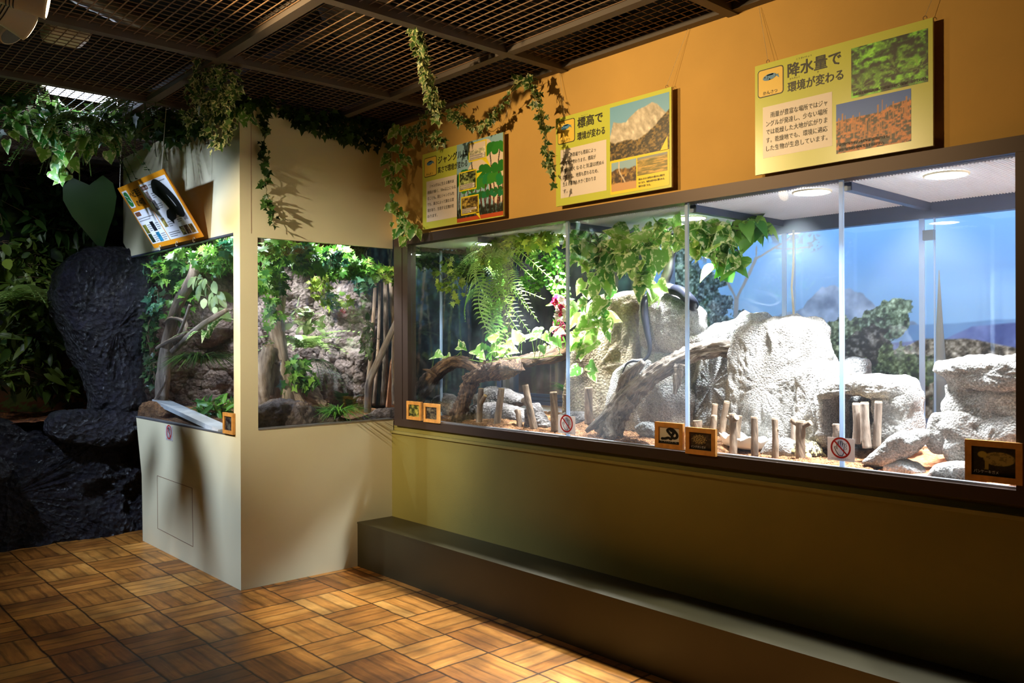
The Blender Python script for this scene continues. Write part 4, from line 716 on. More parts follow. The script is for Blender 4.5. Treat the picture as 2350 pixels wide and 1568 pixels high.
# --- framed plaques standing on the window sill
def plaque(label, px, y, w_, h_, n_, fn, caption=None, cap_bg=True):
    P = onY(*px, y); x0, z0 = P[0], P[2]; ncol = n_; t = thing('picture_plaque', label, 'plaque', (x0 + w_/2, y, z0), 'wood framed animal plaques on the sill')
    bw_ = .022; box('frame_rail', (x0, y - .012, z0), (x0 + w_, y + .004, z0 + bw_), M['pine'], t); box('frame_rail', (x0, y - .012, z0 + h_ - bw_), (x0 + w_, y + .004, z0 + h_), M['pine'], t)
    box('frame_stile', (x0, y - .0115, z0 + bw_), (x0 + bw_, y + .004, z0 + h_ - bw_), M['pine'], t); box('frame_stile', (x0 + w_ - bw_, y - .0115, z0 + bw_), (x0 + w_, y + .004, z0 + h_ - bw_), M['pine'], t)
    pr = printed('photo', (x0 + bw_, y - .004, z0 + bw_), (w_ - 2*bw_, 0, 0), (0, 0, h_ - 2*bw_), 60, 46, fn, M['print'], t, .004)
    if caption: b = Board(t, (x0 + bw_, y - .0042, z0 + bw_), (1, 0, 0), (0, 0, 1), (0, -1, 0)); b.text(caption, .006, .008, .014, 'paper', min(.1, .0115*len(caption)), 1)
    return t
def band(img, u, v, h=.17, dark=.15): return img*np.where(v < h, dark, 1.0)[..., None]
def snakepic(u, v):
    img = C3(206, 198, 186)[None, None] + 0*u[..., None]; S = spline([(.14, .28), (.3, .30), (.45, .36), (.56, .30), (.62, .45), (.5, .62), (.40, .80), (.52, .90), (.70, .84), (.86, .6), (.84, .42), (.70, .36), (.62, .5), (.7, .7), (.56, .82)], 60); d = np.min(np.hypot(u[..., None] - S[:, 0], (v[..., None] - S[:, 1])*.8), -1); return band(mixc(img, (18, 16, 18), sm(.07, .06, d)), u, v)
def starpic(u, v):
    n = fbm2(u, v, 9, 3, 4); img = C3(60, 46, 34) + ((n - .5)*80)[..., None]; d = ((u - .42)/.34)**2 + ((v - .60)/.28)**2; a = np.arctan2(v - .6, u - .42); m = sm(1.05, .95, d); sh = C3(58, 44, 30) + 0*img; st = (abs(np.sin(a*6 + 3*np.sin(d*5))) < .35) | (abs(np.sin(np.sqrt(d)*9)) < .25); sh = mixc(sh, (196, 170, 110), st*1.0); img = img*(1 - m[..., None]) + sh*m[..., None]; return band(img, u, v, .15, .3)
def panpic(u, v):
    n = fbm2(u, v, 12, 3, 4); img = C3(36, 32, 18) + ((n - .5)*50)[..., None]; d = ((u - .62)/.36)**2 + ((v - .60)/.24)**2; img = mixc(img, (166, 146, 84), sm(1.1, .9, d)*(.7 + .3*(n > .45))); img = mixc(img, (176, 156, 70), sm(.12, .10, np.hypot(u - .24, (v - .72)))); img = mixc(img, (160, 140, 70), (abs(u - .34 - .04*(v - .4)) < .045)*(v < .5)*(v > .22)*1.0); return band(img, u, v, .12, .5)
plaque('wood framed plaque of pale tortoise at the right end of the sill', (2217, 1100), D - .026, .186, .146, 1, panpic, 'パンケーキガメ')
plaque('wood framed plaque of a black snake on white beside the star tortoise plaque', (1506, 1026), D - .026, .166, .124, 1, snakepic, 'ベーレンニシキヘビ'); plaque('wood framed plaque of a star-patterned tortoise beside the black snake plaque', (1576, 1040), D - .026, .166, .124, 1, starpic, 'インドホシガメ')
plaque('left half of the paired wood framed plaques by the corner post, green photo', (936, 962), D - .026, .164, .122, 1, foliage_photo((30, 40, 18), (140, 130, 60), 4, 7)); plaque('right half of the paired wood framed plaques by the corner post, dark photo', (975, 968), D - .026, .164, .122, 1, foliage_photo((28, 24, 24), (90, 76, 60), 9, 7))
plaque('small wood framed dark plaque at the booth corner, cut off by the cream post', (515, 994), YB - .006, .15, .13, 1, foliage_photo((20, 18, 22), (80, 76, 74), 6, 5))
# --- no-knocking cards
def card(label, C, ux, n, w_, h_):
    C = np.asarray(C, float); ux = unit(ux); n = unit(n); O = C - ux*w_/2; mb = MB().prism([O, O + ux*w_, O + ux*w_ + [0, 0, h_], O + [0, 0, h_]], n*-.0015); root = tag(mb.build('no_knocking_card', M['card']), label, 'card', 'no knocking cards')
    b = Board(root, O, ux, (0, 0, 1), n); cu, cv = w_/2, h_*.57; r = w_*.36; s = r/.06
    hand = [(-.012, -.045), (-.030, -.020), (-.040, .004), (-.034, .008), (-.022, -.010), (-.026, .030), (-.018, .034), (-.014, .004), (-.012, .040), (-.003, .042), (-.002, .006), (.003, .040), (.011, .038), (.009, .005), (.016, .030), (.023, .027), (.020, -.006), (.018, -.030), (.010, -.046), (-.012, -.045)]
    b.strokes('hand_outline', [[(cu + x*s, cv + y*s) for x, y in hand]], .0042*s, 'ink', 1); b.strokes('burst_marks', [[(cu + (.030 + .006*(j % 2))*s + 0, cv + (-.01 + .008*j)*s) for j in range(6)]], .003*s, 'ink', 1)
    b.ring('red_ring', cu, cv, r*.86, r*1.04, 'red', 2); b.strokes('red_slash', [[(cu - r*.66, cv + r*.66), (cu + r*.66, cv - r*.66)]], r*.15, 'red', 3); b.text('たたかないでください', w_*.16, h_*.06, h_*.09, 'ink', w_*.68, 1)
def front_card(label, x0, y0, x1, y1, yy): a, c = onY(x0, y1, yy), onY(x1, y0, yy); card(label, ((a[0] + c[0])/2, yy, a[2]), (1, 0, 0), (0, -1, 0), c[0] - a[0], c[2] - a[2])
front_card('white no knocking card on the glass left of the grey driftwood', 1281, 956, 1320, 994, D + .003); front_card('white no knocking card on the glass left of the sloping white rock slab', 1899, 1008, 1961, 1055, D + .003); front_card('small white no knocking card on the cream panel under the booth window', 380, 979, 396, 1009, YB - .002)
# ------------------------------------------------------------------ long terrarium: ground, rocks
def ground(name, label, x0, x1, y0, y1, zf, mat, cat, nx, ny, strands=0, col=None, seed=1, zb=.86):
    X, Y = np.meshgrid(np.linspace(x0, x1, nx), np.linspace(y0, y1, ny)); Z = zf(X, Y); V = np.stack([X, Y, Z], -1).reshape(-1, 3); k = nx*ny
    V = np.vstack([V, [(x0, y0, zb), (x1, y0, zb), (x1, y1, zb), (x0, y1, zb)]]); V = np.vstack([V, np.c_[X[0], Y[0], np.full(nx, zb)]])
    F = grid_faces(nx, ny) + [(k+3, k+2, k+1, k)] + [(i+1, i, k + 4 + i, k + 5 + i) for i in range(nx - 1)]
    if strands:
        rng = np.random.default_rng(seed); px = rng.uniform(x0, x1, strands); py = y0 + (y1 - y0)*rng.random(strands)**1.8; pz = zf(px, py); a = rng.uniform(0, 6.28, strands); ln = rng.uniform(.006, .016, strands); d = np.c_[np.cos(a)*ln, np.sin(a)*ln, rng.uniform(-.3, .8, strands)*ln]; p = np.c_[px, py, pz]; o = len(V)
        s_ = np.c_[-np.sin(a), np.cos(a), np.ones(strands)]*.0009; V = np.vstack([V, np.stack([p - s_, p + s_, p + d + np.array([0, 0, .003])], 1).reshape(-1, 3)]); F += [(o + 3*i, o + 3*i + 1, o + 3*i + 2) for i in range(strands)]
    return tag(mk(name, V, F, M[mat], org=(x0, y0, zb)), label, cat, None, 'stuff')
def zcase(X, Y):
    P = np.stack([X*5, Y*5, X*0], -1); return .972 + .035*sm(3.3, 3.9, Y) + .035*(fbm(P, 4) - .5)*2 + .022*sm(.25, 0, abs(X + 2.72)) + .018*sm(.2, 0, abs(X + 3.98)) + .012*(vnoise(np.stack([X*60, Y*60, X*0], -1)) - .5)
ground('coconut_fibre', 'brown coconut fibre bedding on the terrarium floor behind the glass', CX0 + .012, -1.56, D + .019, YR - .02, zcase, 'soil', 'bedding', 420, 90, 9000)
ground('red_sand', 'reddish sand at the right end of the terrarium floor', -1.545, CX1 - .01, D + .019, YR - .02, lambda X, Y: zcase(X, Y)*1.0 + .004, 'sand', 'sand', 160, 90)
T = 'terrarium rocks'
rock('rock', 'tall brown lichen-stained rock slab behind the grey driftwood', PY([(1352,722),(1376,690),(1420,676),(1466,668),(1484,700),(1482,800),(1474,900),(1446,1000),(1400,1004),(1340,1004),(1316,960),(1312,880),(1318,838),(1336,790)], 3.93), .11, FRONT, 'brown_rock', .5, .1, .03, 6, 2, 1, group=T)
rock('rock', 'bright white rock block the black snake rests on', PY([(1486,694),(1500,674),(1530,674),(1575,690),(1600,710),(1606,742),(1606,765),(1618,776),(1616,800),(1580,812),(1540,806),(1497,800),(1488,770)], 3.80), .12, FRONT, 'white_rock', .5, .12, .016, 11, 1, 2, group=T)
rock('rock', 'white rough rock under the middle of the grey driftwood', PY([(1425,850),(1470,826),(1500,868),(1560,852),(1584,866),(1602,905),(1596,960),(1588,1004),(1500,1012),(1430,1010),(1400,1004),(1408,925)], 3.78), .12, FRONT, 'white_rock', .5, .1, .018, 10, 2, 3, group=T)
rock('rock', 'grey rock added to darken the gap under the snake rock', PY([(1476,770),(1600,780),(1606,870),(1590,960),(1480,960)], 3.96), .05, FRONT, 'grey_rock', .5, .05, .015, 8, 1, 4, group=T)  # added backing that stands for the darkness in the gap
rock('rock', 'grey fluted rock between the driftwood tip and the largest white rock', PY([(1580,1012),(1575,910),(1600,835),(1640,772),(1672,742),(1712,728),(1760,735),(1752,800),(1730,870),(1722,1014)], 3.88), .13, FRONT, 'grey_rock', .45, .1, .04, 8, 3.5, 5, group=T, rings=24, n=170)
rock('rock', 'largest bright white rock in the middle of the terrarium', PY([(1702,800),(1712,762),(1745,743),(1800,733),(1860,736),(1885,748),(1890,775),(1900,800),(1908,830),(1898,860),(1856,900),(1848,1000),(1830,1024),(1706,1020),(1690,960)], 3.74), .13, FRONT, 'white_rock', .4, .12, .034, 8, 2.2, 6, group=T, rings=24, n=170)
rock('rock', 'white rock tucked against the right side of the largest white rock', PY([(1838,856),(1868,834),(1918,836),(1945,850),(1940,900),(1905,950),(1890,1016),(1842,1020),(1836,940)], 3.62), .08, FRONT, 'white_rock', .5, .1, .02, 9, 1.4, 7, group=T)
rock('rock', 'small flat pale rock lying behind the cave rock', PY([(1932,838),(1955,822),(1978,822),(1992,840),(1990,960),(1932,965)], 3.98), .07, FRONT, 'grey_rock', .6, .06, .012, 12, 1, 8, group=T)
t = thing('cave_rock', 'white hollow rock with a square cave mouth behind three log posts', 'rock', onY(1990, 1020, 3.6), T)
rock('cave_roof', None, PY([(1886,908),(1900,880),(1930,868),(2000,863),(2070,868),(2094,886),(2092,914),(2040,917),(1990,908),(1940,905),(1908,914)], 3.60), .12, FRONT, 'white_rock', .5, .14, .012, 12, 1, 9, parent=t)
rock('cave_wall', None, PY([(1887,898),(1912,903),(1914,960),(1918,1020),(1898,1020),(1892,950)], 3.60), .10, FRONT, 'white_rock', .5, .14, .012, 12, 1, 10, parent=t)
rock('cave_wall', None, PY([(2012,905),(2090,892),(2099,950),(2097,1010),(2060,1026),(2014,1024),(2022,960)], 3.60), .10, FRONT, 'white_rock', .5, .14, .014, 11, 1, 11, parent=t)
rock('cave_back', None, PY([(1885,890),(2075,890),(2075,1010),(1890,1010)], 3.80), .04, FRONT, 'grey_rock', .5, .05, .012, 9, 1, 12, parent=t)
t = thing('layered_rock', 'stacked white layered rock at the far right end of the terrarium', 'rock', onY(2270, 1075, 3.6), T)
rock('rock_layer', None, PY([(2157,848),(2166,834),(2200,825),(2270,821),(2360,822),(2420,850),(2400,890),(2260,900),(2205,894),(2186,868)], 3.56), .12, FRONT, 'white_rock', .55, .2, .018, 9, .6, 13, parent=t)
rock('rock_layer', None, PY([(2184,890),(2260,872),(2400,872),(2420,950),(2300,985),(2205,985),(2180,940)], 3.60), .13, FRONT, 'white_rock', .5, .2, .022, 9, .7, 14, parent=t)
rock('rock_layer', None, PY([(2158,968),(2200,938),(2280,950),(2420,950),(2420,1085),(2240,1080),(2190,1056),(2168,1010)], 3.56), .12, FRONT, 'white_rock', .5, .2, .022, 8, .8, 15, parent=t)
rock('rock_layer', None, PY([(2136,966),(2150,950),(2172,960),(2180,1010),(2172,1038),(2140,1034),(2134,1000)], 3.50), .05, FRONT, 'white_rock', .6, .1, .012, 12, 1, 16, parent=t)
t = thing('sloping_rock', 'sloping white rock slab leaning in front of the red sand', 'rock', onY(2050, 1075, 3.42), T)
rock('slab', None, PY([(1986,1062),(2008,1036),(2058,996),(2098,984),(2124,992),(2127,1008),(2098,1038),(2062,1062),(2028,1070)], 3.42), .05, FRONT, 'white_rock', .6, .08, .012, 12, 1, 17, parent=t)
rock('foot', None, PY([(2030,1064),(2070,1056),(2112,1074),(2112,1092),(2050,1094),(2030,1084)], 3.40), .04, FRONT, 'grey_rock', .6, .06, .008, 12, 1, 18, parent=t)  # shaded lower part of the slab, its shade put into greyer stone
rock('rock', 'small white rock at the front glass beside the pale tortoise plaque', PY([(2134,1092),(2150,1072),(2190,1062),(2240,1066),(2250,1104),(2150,1104)], 3.37), .04, FRONT, 'white_rock', .6, .08, .01, 12, 1, 19, group=T)
for lab, pl, y, dp, sd in (('pitted grey rock at the left end of the log, nearest the paired plaques', [(998,925),(1012,910),(1036,908),(1060,924),(1058,950),(1006,950)], 3.62, .07, 20), ('rounded pale boulder behind the log post row, left of the rear rail', [(1098,908),(1128,892),(1168,897),(1192,914),(1188,932),(1140,936),(1104,930)], 3.82, .1, 21), ('broad dark pitted rock low behind the left log posts', [(1060,946),(1100,926),(1160,930),(1202,946),(1228,985),(1100,990),(1060,980)], 3.62, .09, 22), ('dark narrow rock leaning right of the leaning log post', [(1212,938),(1228,926),(1246,952),(1256,985),(1216,990)], 3.55, .05, 23), ('low dark rock between the short post and the brown rock slab', [(1286,955),(1312,944),(1345,952),(1352,980),(1290,980)], 3.75, .06, 24), ('small grey stone on the bedding left of the black snake plaque', [(1462,978),(1485,970),(1512,985),(1512,1004),(1470,996)], 3.42, .04, 25)):
    rock('rock', lab, PY(pl, y), dp, FRONT, 'log_rock' if sd != 25 else 'grey_rock', .6, dp, .016, 11, 1, sd, group=T)
# driftwood
def PYY(L): return [onY(px, py, y) for px, py, y in L]
t = thing('driftwood_log', 'dark brown arched driftwood log with pothos, at the left end of the terrarium', 'driftwood', onY(1000, 960, 3.5))
branch('trunk', None, PYY([(940,940,3.46),(972,888,3.48),(1008,850,3.5),(1040,832,3.52),(1072,834,3.52),(1098,852,3.5)]), [.062,.058,.056,.05,.045,.03], 'drift', 28, 8, .4, 31, parent=t, steps=90, flat=(1.1, .8), knots=.1)
branch('flared_limb', None, PYY([(1076,872,3.5),(1105,862,3.47),(1140,852,3.45),(1172,842,3.43)]), [.045,.06,.08,.075], 'drift', 30, 9, .4, 32, parent=t, flat=(1.15, .45), knots=.08)
branch('leg', None, PYY([(1086,868,3.5),(1070,905,3.47),(1046,968,3.42)]), [.05,.045,.05], 'drift', 24, 7, .45, 33, parent=t)
branch('rear_limb', None, PYY([(1095,850,3.52),(1135,836,3.6),(1200,830,3.7),(1255,818,3.8),(1300,800,3.9)]), [.04,.03,.034,.05,.06], 'drift', 20, 6, .35, 34, parent=t)
branch('splinter', None, PYY([(1000,866,3.46),(985,852,3.42),(970,848,3.40)]), [.018,.012,.004], 'drift', 10, 5, .3, 35, parent=t, steps=16); branch('splinter', None, PYY([(1110,845,3.5),(1112,830,3.5),(1114,818,3.5)]), [.016,.01,.003], 'drift', 10, 5, .3, 36, parent=t, steps=16)
t = thing('driftwood_branch', 'grey weathered driftwood branch leaning up to the white rocks', 'driftwood', onY(1400, 990, 3.46))
branch('trunk', None, PYY([(1392,1000,3.44),(1428,928,3.47),(1478,880,3.5),(1540,838,3.54),(1600,808,3.6),(1660,800,3.66),(1712,806,3.7)]), [.07,.062,.050,.044,.042,.044,.04], 'drift_grey', 34, 10, .45, 41, parent=t, steps=110)
branch('root', None, PYY([(1446,916,3.46),(1400,950,3.42),(1346,990,3.38)]), [.04,.03,.012], 'drift_grey', 18, 8, .4, 42, parent=t); branch('root', None, PYY([(1410,950,3.44),(1400,985,3.40),(1406,1006,3.36)]), [.04,.036,.02], 'drift_grey', 16, 6, .3, 43, parent=t)
branch('hanging_root', None, PYY([(1562,838,3.52),(1556,868,3.50),(1548,905,3.49)]), [.03,.024,.008], 'drift_grey', 14, 6, .35, 44, parent=t); branch('pale_stub', None, PYY([(1424,906,3.49),(1440,868,3.47),(1476,832,3.46)]), [.034,.036,.016], 'drift_grey', 16, 6, .35, 45, parent=t)
# log posts
def post(label, tp, bs, y, r, y2=None, fork=None, pale=False, seed=0): stump(label, onY(*tp, y), onY(*bs, y2 or y), r, fork=fork, pale=pale, seed=seed)
W_ = .0024
post('forked brown log post, first from the left of the front row', (1104,892), (1098,985), 3.42, .019, fork=[(.62, (.05, 0, .06), .014)], seed=1); post('straight brown log post, second from the left of the front row', (1151,893), (1138,984), 3.44, .021, seed=2)
post('leaning brown log post with a side stub, third from the left', (1205,884), (1227,984), 3.44, .021, fork=[(.55, (-.055, 0, .03), .017)], seed=3); post('straight log post left of the no knocking card', (1270,900), (1274,985), 3.46, .022, seed=4); post('thin log post just right of the glass joint above the card', (1297,905), (1305,972), 3.52, .011, seed=5); post('tall log post in front of the brown rock slab', (1351,890), (1352,968), 3.66, .024, seed=6); post('short broken stub behind the leaning log post', (1188,940), (1194,980), 3.50, .017, fork=[(.6, (-.03, 0, .04), .01)], seed=7)
post('log post behind the star tortoise plaque, left of the tallest post', (1641,928), (1632,990), 3.58, .015, seed=8); post('tallest tilted log post beside the grey fluted rock', (1668,922), (1656,996), 3.54, .015, seed=9); post('short pale-topped log post behind the star tortoise plaque', (1639,954), (1635,998), 3.47, .015, seed=10); post('forked log post with a pale cut stub, right of the star tortoise plaque', (1681,950), (1682,1038), 3.40, .017, fork=[(.82, (.028, -.01, .02), .015), (.85, (-.03, 0, .015), .008)], seed=11); post('low log post behind the forked post with the pale stub', (1697,955), (1693,1000), 3.52, .013, seed=12)
post('straight log post standing left of the water dish centre', (1731,957), (1732,1042), 3.40, .016, seed=13); post('straight log post standing right of the water dish', (1778,960), (1779,1046), 3.40, .014, fork=[(.66, (.018, 0, .012), .005)], seed=14); post('thick forked log post in front of the tortoise', (1838,966), (1838,1062), 3.38, .020, fork=[(.9, (-.045, .01, .018), .015), (.86, (.045, 0, .022), .012)], seed=15); post('pale log post behind the thick forked post', (1822,958), (1822,1015), 3.5, .013, pale=True, seed=16)
post('left of the three pale log posts in front of the cave mouth', (1965,926), (1966,1012), 3.46, .0165, pale=True, seed=17); post('middle of the three pale log posts in front of the cave mouth', (1984,924), (1990,1022), 3.44, .0175, pale=True, seed=18); post('right of the three pale log posts in front of the cave mouth', (2016,922), (2012,1018), 3.46, .015, pale=True, seed=19); post('stub of a log post left of the glass joint by the cave', (1919,974), (1920,1000), 3.47, .017, pale=True, seed=20); post('low wide log end showing above the star tortoise plaque', (1601,966), (1603,1000), 3.5, .024, seed=21)
# snake
pts = PYY([(1640,531,3.60),(1618,541,3.61),(1596,553,3.62),(1570,556,3.64),(1550,562,3.66),(1540,585,3.68),(1534,620,3.69),(1526,648,3.70),(1536,662,3.71),(1562,670,3.70),(1584,690,3.70),(1590,702,3.76),(1570,690,3.86),(1530,682,3.88),(1496,680,3.80),(1482,690,3.69),(1479,722,3.66),(1485,760,3.655),(1491,792,3.65),(1488,815,3.645),(1474,829,3.62),(1455,829,3.58),(1438,836,3.56),(1429,856,3.55)])
rad = np.interp(np.linspace(0, 1, 170), np.linspace(0, 1, 24), [.012,.017,.015,.018,.022,.026,.028,.028,.030,.031,.031,.030,.030,.029,.028,.027,.026,.024,.021,.017,.012,.008,.006,.003])
S = spline(pts, 170); V, F = tube(S, rad, 18); Tn, A, B = frames(S); Vr = V.reshape(170, 18, 3); rel = unit(Vr - S[:, None]); front = -rel[..., 1] + .25*rel[..., 0]*0; s_ = np.linspace(0, 1, 170)[:, None]
belly = sm(-.25, .25, np.where(s_ < .33, -rel[..., 0]*.5 + front*.6, -1)) * sm(.12, .18, s_)*sm(.34, .29, s_); c = C3(.012, .013, .02) + belly[..., None]*(C3(.62, .6, .5)*(.8 + .2*np.sin(s_*900))[..., None] - C3(.012, .013, .02)); hd = sm(.07, .03, s_)*(np.sin(s_*400 + rel[..., 2]*4) > .4)*.25; c = c + hd[..., None]
M['snake'] = attr_mat('snake_scales', .30, 0); M['snake'].node_tree.nodes['Principled BSDF'].inputs['Specular IOR Level'].default_value = .16
tag(mk('snake', V, F, M['snake'], None, True, c.reshape(-1, 3)), 'glossy black snake with a pale belly draped over the white rocks', 'snake')
# star tortoise
TP = onY(1846, 1050, 3.49); SCL = .074; yaw_t = math.radians(172)
def tort(x, y, z): return TP + np.array([math.cos(yaw_t)*x - math.sin(yaw_t)*y, math.sin(yaw_t)*x + math.cos(yaw_t)*y, z])*SCL
nu, nv = 72, 26; uu, vv = np.meshgrid(np.arange(nu)/nu*2*math.pi, np.linspace(0, 1, nv)); el = vv*math.pi/2; rr = np.cos(el)**.75; X = 1.05*rr*np.cos(uu); Y = .78*rr*np.sin(uu); Z = .22 + .78*np.sin(el)**.9
cen = [(0, 0), (.5, 0), (-.5, 0)] + [(.62*math.cos(a), .5*math.sin(a)) for a in np.arange(8)/8*2*math.pi + .39] + [(.98*math.cos(a), .73*math.sin(a)) for a in np.arange(14)/14*2*math.pi]; cen = np.array(cen)
dd = np.hypot(X[..., None] - cen[:, 0], Y[..., None] - cen[:, 1]); kk = dd.argmin(-1); dm = dd.min(-1); an = np.arctan2(Y - cen[kk, 1], X - cen[kk, 0]); star = (np.abs(np.sin(an*4 + kk)) < .33) | (dm < .06)
bump = 1 + .10*sm(.3, .02, dm); Vs = np.stack([X*bump, Y*bump, .22 + (Z - .22)*bump], -1).reshape(-1, 3); cs = np.where(star.reshape(-1, 1), C3(.72, .58, .26), C3(.03, .022, .016)); Fs = [(j*nu + i, j*nu + (i+1) % nu, (j+1)*nu + (i+1) % nu, (j+1)*nu + i) for j in range(nv - 1) for i in range(nu)] + [tuple(range(nu))[::-1]]
M['shell'] = attr_mat('star_shell', .4, .3); M['skin'] = plain('tortoise_skin', rgb(176, 150, 92), .7, noise=.3, nscale=90, bump=.5, bscale=300)
tb = MB()
for P_, R_ in (([(-.75, 0, .3), (0, 0, .28), (.7, 0, .32), (1.0, 0, .42), (1.28, 0, .52), (1.45, 0, .50), (1.56, 0, .46)], [.3, .55, .4, .22, .19, .20, .10]), ([(.55, .5, .3), (.8, .74, .16), (.98, .78, .02)], [.2, .17, .15]), ([(.55, -.5, .3), (.8, -.74, .16), (.98, -.78, .02)], [.2, .17, .15]), ([(-.6, .5, .3), (-.82, .66, .14), (-.86, .7, .02)], [.2, .18, .16]), ([(-.6, -.5, .3), (-.82, -.66, .14), (-.86, -.7, .02)], [.2, .18, .16]), ([(-.95, 0, .28), (-1.2, 0, .12)], [.09, .03])):
    S = spline(P_, 18) if len(P_) > 2 else spline(P_, 6); R = np.interp(np.linspace(0, 1, len(S)), np.linspace(0, 1, len(R_)), R_); v_, f_ = tube(S, R, 12); tb.add(np.array([tort(*q) for q in v_]), f_)
tor = tb.build('tortoise', M['skin'], None, True, org=TP); tag(tor, 'star-patterned tortoise facing left behind the thick forked log post', 'tortoise')
rm = tor.modifiers.new('join', 'REMESH'); rm.mode = 'VOXEL'; rm.voxel_size = .0035; rm.use_smooth_shade = True
mk('shell', [tort(*q) for q in Vs], Fs, M['shell'], tor, False, cs)
for sgn in (-1, 1): e_ = MB(); P0 = tort(1.36, .17*sgn, .56); v_ = np.array([P0 + .0028*np.array([math.cos(a)*math.cos(b_), math.sin(a)*math.cos(b_), math.sin(b_)]) for b_ in np.linspace(-1.5, 1.5, 6) for a in np.arange(8)/8*2*math.pi]); e_.add(v_, [(j*8 + i, j*8 + (i+1) % 8, (j+1)*8 + (i+1) % 8, (j+1)*8 + i) for j in range(5) for i in range(8)]); e_.build('eye', M['black'], tor, True)
# water dish with a scalloped rim, and the white shell-shaped slab beside it
C_ = onY(1722, 1030, 3.52); an = np.arange(64)/64*2*math.pi; V = []; prof = [(.55, 0), (.9, .012), (1.0, .04), (1.02, .046), (.94, .042), (.8, .020), (.4, .012), (.0001, .012)]
for r, z in prof: wv = 1 + (.05*np.sin(an*9) if r > .85 else 0); V.append(np.c_[C_[0] + .155*r*np.cos(an)*wv, C_[1] + .085*r*np.sin(an)*wv, C_[2] + z*1.25 + (.012*np.sin(an*9) if r > .9 else 0*an)])
V = np.vstack(V); F = [(j*64 + i, j*64 + (i+1) % 64, (j+1)*64 + (i+1) % 64, (j+1)*64 + i) for j in range(len(prof) - 1) for i in range(64)] + [tuple(range(64))[::-1]]
t = tag(mk('water_dish', V, F, plain('white_ceramic', rgb(232, 228, 220), .35), None, True), 'white scalloped water dish behind the log posts', 'dish'); mk('water', np.c_[C_[0] + .125*np.cos(an), C_[1] + .068*np.sin(an), np.full(64, C_[2] + .028)], [tuple(range(64))], plain('water', (.25, .27, .27), .05), t)
rock('stone_slab', 'smooth white shell-shaped slab between the water dish and the tortoise', PY([(1744,1040),(1762,1014),(1790,1006),(1818,1012),(1836,1036),(1826,1050),(1760,1052)], 3.46), .03, FRONT, 'white_rock', .8, .06, .004, 12, 1, 26, cat='stone', group=T, fine=.1)
# odds and ends behind
tag(MB().tube(PYY([(1821,528,4.09),(1821,600,4.09),(1817,660,4.09),(1823,740,4.09)]), .006, 8).build('cable', M['white'], None, True), 'white cable hanging down the rear glass behind the largest white rock', 'cable')
tag(box('sensor_box', onY(2117, 552, 4.105), onY(2147, 528, 4.135), M['black']), 'small dark box on the rear glass near the right end', 'box')
MBs = MB().tube([onY(2160, 1120, 4.3)*np.array([1, 1, 0]), onY(2160, 1120, 4.3), onY(2159, 940, 4.3), onY(2157, 800, 4.3), onY(2156, 700, 4.3), onY(2155, 620, 4.3)], [.06, .05, .036, .022, .010, .002], 12); tag(MBs.build('spike', plain('grey_spike', rgb(140, 140, 136), .8), None, True), 'slender grey tapering spike standing in front of the right sky mural', 'spike')
# ------------------------------------------------------------------ plants in the long terrarium
def B_(px, py, y, r): return (onY(px, py, y), r)
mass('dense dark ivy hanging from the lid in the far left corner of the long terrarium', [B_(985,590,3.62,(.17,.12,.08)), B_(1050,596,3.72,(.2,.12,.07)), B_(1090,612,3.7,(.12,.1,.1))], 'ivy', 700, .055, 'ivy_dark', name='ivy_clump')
vine('short strand of yellowing ivy below the dark ivy in the left corner', [PYY([(1000,610,3.55),(1022,650,3.55),(1040,690,3.55)]), PYY([(1020,600,3.55),(1050,640,3.56),(1062,668,3.56)])], 'maple', 60, .05, .05, 'ivy_yellow', name='ivy_strand')
mass('yellow-green maple-leaved vine along the lid left of the first glass joint', [B_(1175,560,3.5,(.16,.1,.06)), B_(1240,550,3.5,(.17,.1,.05)), B_(1130,590,3.55,(.1,.1,.08))], 'maple', 330, .055, 'ivy_yellow', name='maple_leaf_vine')
def fronds(label, lst, mat, name='hanging_fern', kind='fernhang', cat='fern'):
    SD[0] += 1; rng = np.random.default_rng(SD[0]); t = thing(name, label, cat, onY(*lst[0][0][:2], lst[0][2]))
    for (a, b, y) in lst:
        p, q = onY(*a, y), onY(*b, y - .05); d = q - p; L = np.linalg.norm(d); leaves('frond', kind, [p], [d + np.array([0, -.1*L, .35*L])], [np.array([.1, -1, .8])], [L*1.12], M[mat], t, rng)
    return t
fronds('pale fern with long hanging fronds in front of the left glass panes', [((1112,640),(1092,770),3.45),((1100,665),(1052,708),3.45),((1150,600),(1166,668),3.48),((1125,630),(1120,740),3.5),((1100,640),(1072,665),3.5),((1135,640),(1150,730),3.5),((1140,665),(1180,666),3.5),((1120,585),(1140,640),3.42),((1105,590),(1080,640),3.42),((1120,560),(1160,600),3.45),((1085,560),(1110,600),3.45),((1130,690),(1128,790),3.52),((1100,600),(1062,640),3.5),((1160,560),(1200,600),3.5),((1150,570),(1130,650),3.4),((1090,600),(1098,690),3.48),((1118,680),(1110,760),3.55),((1165,620),(1185,690),3.55),((1140,650),(1165,720),3.52)], 'fern')
rosette('bushy pale fern crown near the lid above the hanging fronds', onY(1125, 580, 3.55), 'fernhang', 26, .24, 'fern', 'bushy_fern', 'fern', .2, 1.0, partname=None); rosette('olive fern tuft in front of the dark ivy, left of the hanging fronds', onY(1092, 610, 3.6), 'fernhang', 22, .2, 'fern_dark', 'fern_tuft', 'fern', .2, 1.0, partname=None)
